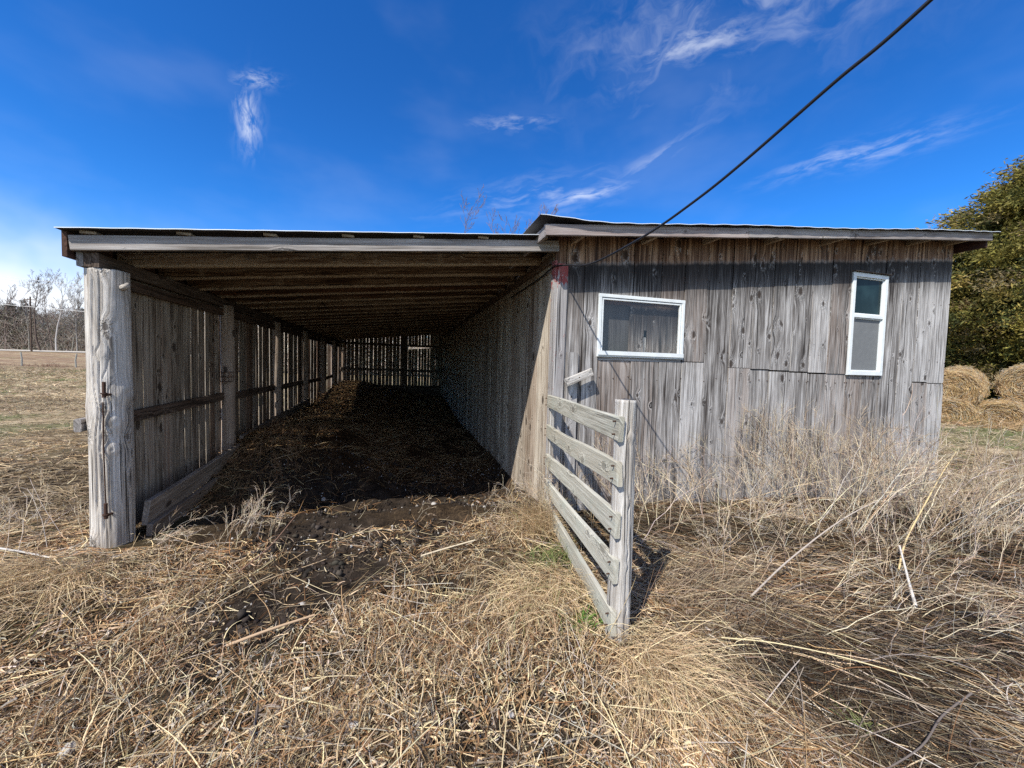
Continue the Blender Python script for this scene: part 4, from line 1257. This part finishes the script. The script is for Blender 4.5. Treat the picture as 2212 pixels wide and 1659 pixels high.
# muck clods
n = 11000
x = RS.uniform(-2.0, 1.5, n); y = 2.4 + 4.4 * RS.rand(n)
keep = RS.rand(n) < soilmask(x, y) * sst(fbm(x * 3, y * 3, 95), .35, .6)
x, y = x[keep], y[keep]; n = len(x)
sz = np.exp(RS.normal(math.log(.010), .5, n))
sz = np.minimum(sz, .026)
V = ico[None] * sz[:, None, None] * RS.uniform(.7, 1.3, (n, 1, 3)) * (1 + .5 * RS.uniform(-1, 1, (n, 12, 1)))
V = V + np.stack([x, y, gz(x, y) + sz * .2], 1)[:, None, :]
F = icf[None] + (np.arange(n) * 12)[:, None, None]
tn = palette(n, [(.035, .027, .021), (.02, .015, .012), (.06, .048, .038)], (2, 2, 1))
tag(arrmesh('muck_clods', V.reshape(-1, 3), F.reshape(-1, 3), np.repeat(tn, 12, axis=0), M['bark']), 'dark clods of muck on the bay floor and entrance', 'soil', kind='stuff')

# ================================================================== HAY BALES
bm_, N = new_mat('hay')
uvn = N.n('ShaderNodeUVMap', uv_map='UVMap').outputs[0]
s = N.n('ShaderNodeSeparateXYZ', {0: uvn}).outputs
wob_ = N.noise(N.xyz(N.m('MULTIPLY', s[0], 1.2), N.m('MULTIPLY', s[1], 3.0)), 1.0, 3.0)
vv = N.m('ADD', s[1], N.m('MULTIPLY', wob_, .16))
h1 = N.noise(N.xyz(N.m('MULTIPLY', s[0], 2.6), N.m('MULTIPLY', vv, 30.0)), 1.0, 5.0, 0.7)
h2 = N.noise(N.xyz(N.m('MULTIPLY', s[0], 9.0), N.m('MULTIPLY', vv, 9.0)), 1.0, 4.0, 0.7)
hc = N.ramp(N.m('ADD', N.m('MULTIPLY', h1, .65), N.m('MULTIPLY', h2, .35)), [(.34, (.09, .05, .022)), (.5, (.42, .27, .125)), (.64, (.72, .54, .31))])
tnn = N.n('ShaderNodeSeparateColor', {0: N.n('ShaderNodeAttribute', attribute_name='tone').outputs['Color']}).outputs
hc = N.mix(N.m('MULTIPLY', tnn[0], .65), hc, N.mix(.5, hc, (.22, .20, .155)))
hb = N.n('ShaderNodeBump', {'Height': N.m('ADD', h1, h2), 'Strength': 1.0, 'Distance': .07}).outputs[0]
finish(N, hc, .95, hb, .1)
M['hay'] = bm_


def bale(cx, cy, cz, R, Lb, az, tone, label, seed, squash=1.0):
    rs = np.random.RandomState(seed)
    ax = Vector((math.cos(az), math.sin(az), 0)); sd = Vector((-math.sin(az), math.cos(az), 0)); up = Vector((0, 0, 1))
    mb = MB(); C0 = Vector((cx, cy, cz)); n = 56
    root = empty('hay_bale', (cx, cy, max(0, cz - R)), label, 'hay bale', 'round hay bales piled beyond the shed')
    prof = [(-.5, r_) for r_ in (.02, .12, .22, .32, .42, .52, .62, .72, .82, .92)] + [(-.485, .975)] + [(t, 1.0) for t in np.linspace(-.45, .45, 8)] + [(.485, .975)] + [(.5, r_) for r_ in (.8, .5, .02)]
    rings = []; vs = []; acc = 0; prev = None
    for k, (t, rr) in enumerate(prof):
        ring = []
        for j in range(n):
            th = 2 * math.pi * j / n
            e = 1 + .018 * math.sin(3 * th + seed) + .012 * math.sin(7 * th + t * 9 + seed) + rs.normal(0, .006)
            off = (rs.normal(0, .012) + .03 * math.sin(rr * 20 + th)) if abs(t) == .5 else 0
            p = C0 + ax * (t * Lb + off - (.05 * (1 - rr) if t < 0 else 0)) + sd * (R * rr * e * math.cos(th)) + up * (R * rr * e * math.sin(th) * squash)
            ring.append(p)
        rings.append(ring)
        if prev is not None: acc += math.hypot((t - prev[0]) * Lb, (rr - prev[1]) * R)
        vs.append(acc); prev = (t, rr)
    us = [2 * math.pi * R * j / n for j in range(n + 1)]
    mb.loft(rings, vs, us, (tone, .5))
    mb.build('roll', M['hay'], root, smooth=True)
    # loose straw standing off the surface
    m = 2600
    th = rs.uniform(0, 6.283, m); t = rs.uniform(-.5, .5, m); face = rs.rand(m) < .42
    rr = np.where(face, np.sqrt(rs.rand(m)), 1.0); t = np.where(face, -.5, t)
    P0 = np.array(C0)[None] + np.array(ax)[None] * (t * Lb - np.where(face, .05, 0))[:, None] + np.array(sd)[None] * (R * rr * np.cos(th))[:, None] + np.array(up)[None] * (R * rr * squash * np.sin(th))[:, None]
    tan = -np.array(sd)[None] * np.sin(th)[:, None] + np.array(up)[None] * np.cos(th)[:, None]
    outw = np.where(face[:, None], -np.array(ax)[None], np.array(sd)[None] * np.cos(th)[:, None] + np.array(up)[None] * np.sin(th)[:, None])
    d = tan * rs.choice([-1, 1], m)[:, None] + outw * rs.uniform(.0, .4, m)[:, None] + rs.normal(0, .25, (m, 3))
    d /= np.linalg.norm(d, axis=1, keepdims=True)
    Ls = rs.uniform(.08, .28, m)
    P = np.stack([P0, P0 + d * (Ls * .5)[:, None] + outw * .012, P0 + d * Ls[:, None] + np.array([0, 0, -1])[None] * (.04 * Ls)[:, None]], 1)
    P[:, :, 2] = np.maximum(P[:, :, 2], -.12)
    V, F, C_ = tubes(P, np.full((m, 3), .005), palette(m, [(.74, .54, .28), (.55, .38, .18), (.30, .19, .09), (.6, .52, .38)], (3, 3, 1.5, 1 + 3 * tone), rnd=rs))
    so = arrmesh('loose_straw', V, F, C_, M['blade'], root)
    so['kind'] = 'stuff'
    return root

bale(20.95, 9.85, 1.15, .70, 1.35, math.atan2(.43, .90), .15, 'orange brown round hay bale showing its spiral end beside the shed corner', 1)
bale(22.0, 10.2, 1.28, .72, 1.3, math.atan2(.3, .95), .8, 'grey weathered hay bale top behind the spiral ended bale', 2)
bale(23.3, 8.85, 1.40, .74, 1.4, math.atan2(-.5, .86) + .9, .7, 'greyish hay bale on top of the pile at the right edge', 3)
bale(20.6, 9.75, .28, .66, 1.4, math.atan2(.43, .90), .35, 'sunken bottom hay bale under the spiral ended bale', 4, .8)
bale(22.0, 8.95, .24, .68, 1.4, math.atan2(.4, .92), .35, 'slumped bottom hay bale in the middle of the pile', 5, .75)
bale(23.6, 8.1, .22, .68, 1.4, math.atan2(.4, .92), .4, 'slumped bottom hay bale at the right edge of the pile', 6, .75)
n = 5200
x = RS.uniform(17.8, 25, n); y = RS.uniform(6.9, 10.2, n)
V, F, C_ = ribbons(x, y, RS.uniform(0, 6.28, n), RS.uniform(.15, .5, n), RS.uniform(.010, .02, n), RS.uniform(0, .8, n), RS.uniform(.2, 1.2, n), RS.normal(0, .8, n),
                   palette(n, [(.50, .34, .17), (.35, .22, .10), (.22, .14, .07)], (3, 3, 1)))
tag(arrmesh('loose_hay', V, F, C_, M['blade']), 'loose orange hay spilled on the ground before the bales', 'hay', kind='stuff')
# short grass right of the shed and in the left field
n = 76000
x = np.concatenate([RS.uniform(8.0, 24, 22000), RS.uniform(-16, -2.6, 24000), np.zeros(30000)]); y = np.concatenate([RS.uniform(2.2, 12, 22000), RS.uniform(4.2, 19, 24000), 14 + 44 * RS.rand(30000) ** 1.4])
x[-30000:] = -y[-30000:] * RS.uniform(.45, 1.05, 30000)
gm_ = greenmask(x, y)
tone = palette(n, [(.60, .48, .30), (.38, .28, .165), (.17, .12, .07)], (3, 3, 2)) * (.6 + .8 * fbm(x * .22, y * .45, 66))[:, None]
gt = palette(n, [(.13, .16, .055), (.19, .21, .08)], (1, 1))
pk = (RS.rand(n) < gm_ * .75)[:, None]
tone = np.where(pk, gt, tone)
V, F, C_ = ribbons(x, y, RS.uniform(0, 6.28, n), RS.uniform(.06, .22, n) * np.clip(np.hypot(x, y) / 16, 1, 2.2), RS.uniform(.006, .014, n) * np.clip(np.hypot(x, y) / 12, 1, 3.5), RS.uniform(0, .8, n), RS.uniform(.2, 1.2, n), RS.normal(0, .8, n), tone, S=3)
tag(arrmesh('short_grass', V, F, C_, M['blade']), 'short mixed green and tan grass of the open field', 'grass', kind='stuff')

# ================================================================== TREES
def tree_branches(H, r0, seed, lean=0.0, fork=.35, spread=.6, levels=5, nch=(7, 5, 4, 3), minr=.02, bare_to=.25, up=.5):
    rs = np.random.RandomState(seed)
    S = 5
    lv = []
    P0 = np.array([[0, 0, -.3]]); D0 = np.array([[lean, 0, 1.0]]); D0 /= np.linalg.norm(D0); L = np.array([H * .9]); R0 = np.array([r0])
    for k in range(levels):
        n = len(P0)
        P = np.zeros((n, S + 1, 3)); P[:, 0] = P0; d = D0.copy()
        for i in range(S):
            d = d + rs.normal(0, .09 if k == 0 else .17, (n, 3)); d[:, 2] += up * .16 if k else 0
            d /= np.linalg.norm(d, axis=1, keepdims=True)
            P[:, i + 1] = P[:, i] + d * (L / S)[:, None]
        R = np.maximum(R0[:, None] * np.linspace(1, .22, S + 1)[None], minr * (.6 if k else 1))
        lv.append((P, R))
        if k == levels - 1: break
        c = nch[k]; pi = np.repeat(np.arange(n), c)
        lo = bare_to if k == 0 else .15
        si = rs.uniform(lo, .98, len(pi)); f = si * S; i0 = np.minimum(f.astype(int), S - 1); fr_ = (f - i0)[:, None]
        P0 = P[pi, i0] * (1 - fr_) + P[pi, i0 + 1] * fr_
        pd = P[pi, i0 + 1] - P[pi, i0]; pd /= np.linalg.norm(pd, axis=1, keepdims=True)
        rnd = rs.normal(0, 1, (len(pi), 3)); rnd -= pd * (rnd * pd).sum(1, keepdims=True); rnd /= np.linalg.norm(rnd, axis=1, keepdims=True)
        sp = rs.uniform(.55, 1.1, (len(pi), 1)) * spread * 1.3
        D0 = pd + rnd * sp; D0 /= np.linalg.norm(D0, axis=1, keepdims=True)
        L = L[pi] * rs.uniform(.30, .52, len(pi)) * (1.25 - si * .6)
        R0 = np.maximum(R0[pi] * (1 - si * .7) * .55, minr)
    return lv


def bare_tree(x, y, H, r0, seed, label, cols, name='bare_tree', group=None, **kw):
    root = empty(name, (x, y, float(gz(x, y, False))), label, 'tree', group)
    lv = tree_branches(H, r0, seed, **kw)
    rs = np.random.RandomState(seed)
    off = np.array([[x, y, float(gz(x, y, False))]])
    for nm, sel in (('trunk', lv[:1]), ('crown', lv[1:])):
        ps = []
        for P, R in sel:
            c = palette(len(P), cols, [1] * len(cols), .15, rnd=rs)
            ps.append(tubes(P + off[None], R, c, n=6 if nm == 'trunk' else 3))
        V, F, C_ = merge(ps)
        arrmesh(nm, V, F, C_, M['bark'], root)
    return root


def copy_tree(root, x, y, s, rz, label, group):
    c = root.copy(); COL.objects.link(c)
    c.location = (x, y, float(gz(x, y, False))); c.scale = (s, s, s); c.rotation_euler = (0, 0, rz)
    c['label'] = label; c['group'] = group
    for ch in root.children:
        d = ch.copy(); COL.objects.link(d); d.parent = c
    return c

GREY = [(.27, .24, .21), (.20, .175, .15), (.34, .31, .27)]
BROWN = [(.17, .13, .11), (.12, .095, .08), (.22, .17, .14)]
WHITE = [(.62, .60, .56), (.50, .48, .44)]
TG = 'bare trees in the far wood beyond the gravel road'
TL = 'bare grey tree standing in the far wood beyond the road'
protos = [bare_tree(-96 + 6 * i, 128 - 2 * i, 13.5 + 1.5 * (i % 3), .16, 200 + i, TL, GREY if i % 2 else BROWN, group=TG, minr=.030, nch=(9, 5, 4, 3), levels=4, bare_to=.3, up=.8, spread=.45) for i in range(5)]
rs = np.random.RandomState(5)
for i in range(50):
    x = -150 + 118 * (i + rs.rand()) / 50.0
    yb = 119.8 - (x + 90.7) * .31
    copy_tree(protos[i % 5], x, yb + rs.uniform(9, 34), rs.uniform(.62, 1.02), rs.uniform(0, 6.28), TL, TG)
bare_tree(-82.4, 122.5, 19.5, .17, 301, 'white trunked forked birch standing taller than the wood behind the road', WHITE + GREY, minr=.026, nch=(8, 6, 4, 3), bare_to=.42, up=.9, spread=.6)
bare_tree(-79.1, 122.0, 18.8, .14, 302, 'slender white birch right of the forked birch beyond the road', WHITE + GREY, minr=.026, nch=(9, 5, 4, 3), bare_to=.35, up=1.0, spread=.42)
bare_tree(-86.0, 123.5, 20.0, .22, 305, 'dark leaning tree with a twiggy round top above the wood', [(.10, .075, .06), (.14, .11, .09)], minr=.026, nch=(6, 7, 5, 3), lean=-.20, bare_to=.62, up=.5, spread=.7)
for i, (x, y, s_) in enumerate(((10.6, 41, 1), (6.8, 42, .93))):
    bare_tree(x, y, (17.2, 16.6)[i], .19, 310 + i, ('bare tree whose reddish twigs show above the roof by the roof step', 'bare tree showing fine twigs above the lean-to roof')[i],
              [(.20, .14, .13), (.26, .19, .17)], minr=.018, nch=(10, 6, 5, 3), bare_to=.35, up=1.0, spread=.6)
# undergrowth of the far wood
n = 5200
x = -125 + 90 * rs.rand(n); y = 119.8 - (x + 90.7) * .31 + 8 + 26 * rs.rand(n)
S = 4; P = np.zeros((n, S + 1, 3)); P[:, 0] = np.stack([x, y, gz(x, y, False)], 1)
L = rs.uniform(2.5, 9.5, n) * (.7 + .6 * vnoise(x * .12, y * .1, 3)); d = np.stack([rs.normal(0, .22, n), rs.normal(0, .2, n), np.ones(n)], 1)
for i in range(S):
    d = d + rs.normal(0, .13, (n, 3)); d /= np.linalg.norm(d, axis=1, keepdims=True); P[:, i + 1] = P[:, i] + d * (L / S)[:, None]
R = np.linspace(1, .4, S + 1)[None] * rs.uniform(.03, .07, n)[:, None]
V1 = tubes(P, R, palette(n, [(.34, .29, .24), (.24, .20, .165), (.48, .44, .38), (.26, .17, .13)], (3, 3, 1.5, 2), rnd=rs))
m = 60000                                                 # fine twigs of the undergrowth
x = -125 + 90 * rs.rand(m); y = 119.8 - (x + 90.7) * .31 + 6 + 16 * rs.rand(m); z = gz(x, y, False) + (11.5 * rs.rand(m) ** 1.2) * (.65 + .6 * vnoise(x * .12, y * .1, 3))
d = rs.normal(0, 1, (m, 3)); d[:, 2] = np.abs(d[:, 2]) * 1.1; d /= np.linalg.norm(d, axis=1, keepdims=True)
P = np.stack([x, y, z], 1)[:, None, :] + d[:, None, :] * (np.array([0, .5, 1.0])[None, :, None] * rs.uniform(.6, 2.4, m)[:, None, None])
V2 = tubes(P, np.full((m, 3), .026) * rs.uniform(.6, 1.3, (m, 1)), palette(m, [(.36, .31, .26), (.24, .20, .165), (.50, .45, .39), (.27, .185, .145), (.15, .15, .095)], (3, 3, 2, 2, 2), rnd=rs))
V, F, C_ = merge([V1, V2])
tag(arrmesh('undergrowth', V, F, C_, M['bark']), 'grey brown undergrowth filling the far wood beyond the road', 'undergrowth', kind='stuff')


def sprays(Pc, outd, n_each, rad, size, cols, wts, seed, flat=.6, wid=.13, droop=.35):
    """foliage: clusters of small pointed leaf faces around clump centres"""
    rs = np.random.RandomState(seed)
    m = len(Pc) * n_each
    ci = np.repeat(np.arange(len(Pc)), n_each)
    q = np.clip(rs.normal(0, .5, (m, 3)), -.95, .95) * rad[ci][:, None]; q[:, 2] *= flat
    B = Pc[ci] + q
    d = outd[ci] * .9 + rs.normal(0, .55, (m, 3)); d[:, 2] -= droop * rs.rand(m)
    d /= np.linalg.norm(d, axis=1, keepdims=True)
    w = np.cross(d, rs.normal(0, 1, (m, 3))); w /= np.linalg.norm(w, axis=1, keepdims=True)
    L = size * rs.uniform(.6, 1.4, m)
    a = B; b = B + d * (L * .5)[:, None] + w * (L * wid)[:, None]; c = B + d * L[:, None]; e = B + d * (L * .5)[:, None] - w * (L * wid)[:, None]
    V = np.stack([a, b, c, e], 1).reshape(-1, 3)
    F = (np.arange(m) * 4)[:, None] + np.arange(4)[None]
    tone = palette(len(Pc), cols, wts, .3, rnd=rs)[ci] * (1 + .35 * rs.uniform(-1, 1, (m, 1)))
    return V, F, np.repeat(np.clip(tone, .005, 1), 4, axis=0)


def evergreen(name, x, y, H, Rf, ncl, nea, size, cols, wts, seed, label, zlo=.5, group=None, radk=1.0, tr=.25, inner=True):
    rs = np.random.RandomState(seed)
    root = empty(name, (x, y, float(gz(x, y, False))), label, 'tree', group)
    z0 = float(gz(x, y, False))
    mb = MB(); mb.tube([(x, y, z0 - .3), (x + .1, y, z0 + H * .5), (x, y, z0 + H * .93)], [tr, tr * .6, tr * .15], 9)
    ztab = np.linspace(zlo, H, 200)
    wt_ = np.array([max(Rf(t / H), .02) for t in ztab])
    z = rs.choice(ztab, ncl, p=wt_ / wt_.sum()) + rs.uniform(-.1, .1, ncl)
    th = rs.uniform(0, 6.283, ncl)
    lump = 1 + .13 * np.sin(3 * th + z * .9 + seed) + .10 * np.sin(5 * th - z * 1.7) + rs.normal(0, .06, ncl)
    rr = np.array([Rf(t / H) for t in z]) * lump * np.where(rs.rand(ncl) < .66, rs.uniform(.86, 1.0, ncl), rs.uniform(.25, .85, ncl))
    Pc = np.stack([x + rr * np.cos(th), y + rr * np.sin(th), z0 + z], 1)
    outd = np.stack([np.cos(th), np.sin(th), np.full(ncl, .15)], 1)
    rad = rs.uniform(.45, .95, ncl) * radk
    V, F, C_ = sprays(Pc, outd, nea, rad, size, cols, wts, seed + 1)
    arrmesh('crown', V, F, C_, M['leaf'], root)
    if inner:                                    # dense shaded inner twigs
        m_ = ncl // 2
        zi = rs.choice(ztab, m_, p=wt_ / wt_.sum()); ti = rs.uniform(0, 6.283, m_)
        ri = np.array([Rf(t / H) for t in zi]) * rs.uniform(.1, .62, m_); zi = zi * .93
        Pi = np.stack([x + ri * np.cos(ti), y + ri * np.sin(ti), z0 + zi], 1)
        oi = np.stack([np.cos(ti), np.sin(ti), np.zeros(m_)], 1)
        V2, F2, C2 = sprays(Pi, oi, max(20, nea // 3), np.full(m_, .8) * radk, size * 1.7, [cols[2], cols[1]], (2, 1), seed + 9, wid=.3)
        F2 = F2 + len(V); V = np.concatenate([V, V2]); F = np.concatenate([F, F2]); C_ = np.concatenate([C_, C2])
        ch_ = [o_ for o_ in root.children if o_.name.startswith('crown')]
        for o_ in ch_: bpy.data.objects.remove(o_)
        arrmesh('crown', V, F, C_, M['leaf'], root)
    # limbs reaching the clumps
    sel = rs.choice(ncl, min(ncl, 90), replace=False)
    E = Pc[sel]; S0 = np.stack([np.full(len(E), x), np.full(len(E), y), E[:, 2] - np.hypot(E[:, 0] - x, E[:, 1] - y) * .35], 1)
    mid = (E + S0) / 2 + rs.normal(0, .1, E.shape)
    P = np.stack([S0, mid, E], 1)
    V, F, C_ = tubes(P, np.linspace(1, .3, 3)[None] * rs.uniform(.02, .05, len(E))[:, None] * radk, palette(len(E), [(.20, .15, .11), (.3, .25, .2)], (1, 1), rnd=rs), n=4)
    arrmesh('limbs', V, F, C_, M['bark'], root)
    mb.v = mb.v
    me = bpy.data.meshes.new('trunk'); me.from_pydata(mb.v, [], mb.f); me.materials.append(M['beam']); link('trunk', me, root)
    return root

def cedar_prof(t):
    z = t * 14.6
    pts = [(0, 5.0), (2, 6.2), (4.5, 6.3), (7.5, 5.5), (9.7, 4.4), (11.6, 2.9), (13.2, 1.4), (14.6, .2)]
    for (a, ra), (b, rb) in zip(pts[:-1], pts[1:]):
        if z <= b: return ra + (rb - ra) * (z - a) / (b - a)
    return .1
CED = [(.26, .215, .05), (.165, .15, .036), (.065, .072, .022), (.35, .28, .072), (.19, .145, .07)]
evergreen('cedar_tree', 34.3, 13.4, 14.2, cedar_prof, 1650, 125, .24, CED, (3, 3, 2, 1.4, 1), 401, 'big olive gold cedar towering behind the hay bales', zlo=.9, radk=1.05)
evergreen('cedar_tree', 43.5, 14.5, 12.0, lambda t: 5.6 * (1 - t) ** .7 * (1 if t > .1 else .8), 420, 70, .34, CED, (1, 3, 3, .3, 1), 402, 'darker cedar half hidden behind the big cedar at right', zlo=.6, radk=1.1, )
DG = [(.035, .045, .022), (.055, .06, .028), (.025, .032, .018)]
def spruce_prof(t): return 2.5 * (1 - t) ** .8 * (.8 + .2 * math.sin(t * 40)) if t > .06 else 1.5
SG = 'dark evergreens in the far wood'
for i, (x, y, H) in enumerate([(-98.5, 133, 12.5), (-95.0, 132, 13.2), (-101.5, 134, 11), (-87.8, 141, 13), (-80.5, 139, 10.5), (-76.5, 137, 10), (-108, 137, 12), (-68, 136, 10), (-58, 133, 10)]):
    s_ = H / 11.0
    evergreen('spruce_tree', x, y, H, lambda t, k=s_: spruce_prof(t) * k, 170, 42, .55, DG, (2, 2, 2), 500 + i,
              'dark green conifer among the bare trees of the far wood', zlo=.4, group=SG, radk=1.0, tr=.15)

# brushy hedgerow beyond the shed, seen through the gaps of the back wall
rh = np.random.RandomState(61)
m = 26000
x = rh.uniform(-24, 20, m); y = 50 + rh.uniform(0, 5, m) - x * .25; z = 5.2 * rh.rand(m) ** .9
d = rh.normal(0, 1, (m, 3)); d[:, 2] = np.abs(d[:, 2]) * 1.4; d /= np.linalg.norm(d, axis=1, keepdims=True)
P = np.stack([x, y, z], 1)[:, None, :] + d[:, None, :] * (np.array([0, .5, 1.0])[None, :, None] * rh.uniform(.5, 1.6, m)[:, None, None])
V, F, C_ = tubes(P, np.full((m, 3), .03), palette(m, [(.75, .68, .58), (.62, .55, .46), (.5, .42, .33)], (2, 2, 1), rnd=rh))
tag(arrmesh('hedgerow', V, F, C_, M['bark']), 'pale brown brush seen through the slits of the back wall', 'hedge', kind='stuff')
# ================================================================== FAR FENCE, POLE, LINES
FG = 'wooden posts of the field fence by the road'
fps = [(-47.65, 65.55, 1.82, 'leftmost weathered post of the far field fence'), (-40.87, 63.65, 1.80, 'field fence post beside the big log post')]
for i, (x, y, zt, l) in enumerate(fps):
    z0 = float(gz(x, y, False))
    mb = MB(); mb.tube([(x, y, z0 - .2), (x + .04 * (1 - 2 * i), y, (z0 + zt) / 2), (x + .08 * (i * 2 - .6), y, zt)], [.085, .08, .07], 9, (.5, .5))
    mb.tube([(x - .095, y - .03, zt - .25), (x + .11, y - .03, zt - .25)], .012, 5)
    tag(mb.build('fence_post', M['fencepost']), l, 'fence post', FG)
mb = MB()
for h in (.45, .85, 1.25, 1.6):
    mb.tube([(-74.8, 73.0, h), (-61.2, 69.3, h - .03), (-54.4, 67.4, h), (-47.65, 65.55, h + .02), (-44.2, 64.6, h - .03), (-40.87, 63.65, h), (-34, 61.7, h), (-20, 57.8, h)], .007, 4)
tag(mb.build('fence_wire', M['wire']), 'sagging strands of wire along the far field fence', 'wire')
# low red-brown brush along the fence
rs2 = np.random.RandomState(77)
m = 5200
t = rs2.rand(m); x = -78 + 62 * t + rs2.normal(0, .8, m); y = 73.8 - 16.8 * t + rs2.normal(0, 1.6, m)
L = rs2.uniform(.15, .75, m) * sst(fbm(x * .35, y * .35, 4), .38, .62)
V, F, C_ = ribbons(x, y, rs2.uniform(0, 6.28, m), L, np.full(m, .03), rs2.uniform(.7, 1.5, m), rs2.uniform(0, 1, m), rs2.normal(0, .5, m),
                   palette(m, [(.20, .105, .07), (.27, .17, .11), (.13, .08, .055)], (2, 2, 1), rnd=rs2), S=3, clampz=False, rnd=rs2)
tag(arrmesh('roadside_weeds', V, F, C_, M['blade']), 'reddish brown dead weeds along the far field fence', 'weeds', kind='stuff')
pole = empty('utility_pole', (-79.65, 112, 2.0), 'dark wooden utility pole with a short crossarm beyond the field', 'utility pole')
z0 = 1.6
mb = MB(); mb.tube([(-79.65, 112, z0), (-79.6, 112, 14.3)], [.17, .12], 10, (.2, .5)); mb.build('pole', M['beam'], pole)
mb = MB(); mb.board((-80.7, 111.9, 13.6), (-78.5, 111.9, 13.6), .14, .1, (0, 0, 1)); mb.build('crossarm', M['beam'], pole)
mb = MB()
for x in (-80.5, -80.0, -78.7): mb.tube([(x, 111.9, 13.65), (x, 111.9, 13.95)], .05, 7)
mb.build('insulator', M['fencepost'], pole)
PL = 'power lines crossing the sky at left'
for (a, b, r, l) in (((-45.29, 60, 10.57), (-39.52, 60, 10.22), .016, 'uppermost thin pale power line left of the shed'),
                     ((-45.29, 60, 10.28), (-38.52, 60, 9.70), .020, 'second pale power line, dropping to the right below the uppermost'),
                     ((-45.37, 60, 7.33), (-37.6, 60, 6.96), .024, 'lowest power line crossing in front of the far wood')):
    a = Vector(a); b = Vector(b); d = b - a
    mb = MB(); mb.tube([a - d * 3 + Vector((0, 0, .6)), a - d, a, b, b + d * 1.5, b + d * 4 + Vector((0, 0, .5))], r, 5, (.5, .5))
    tag(mb.build('power_line', M['powerline']), l, 'power line', PL)
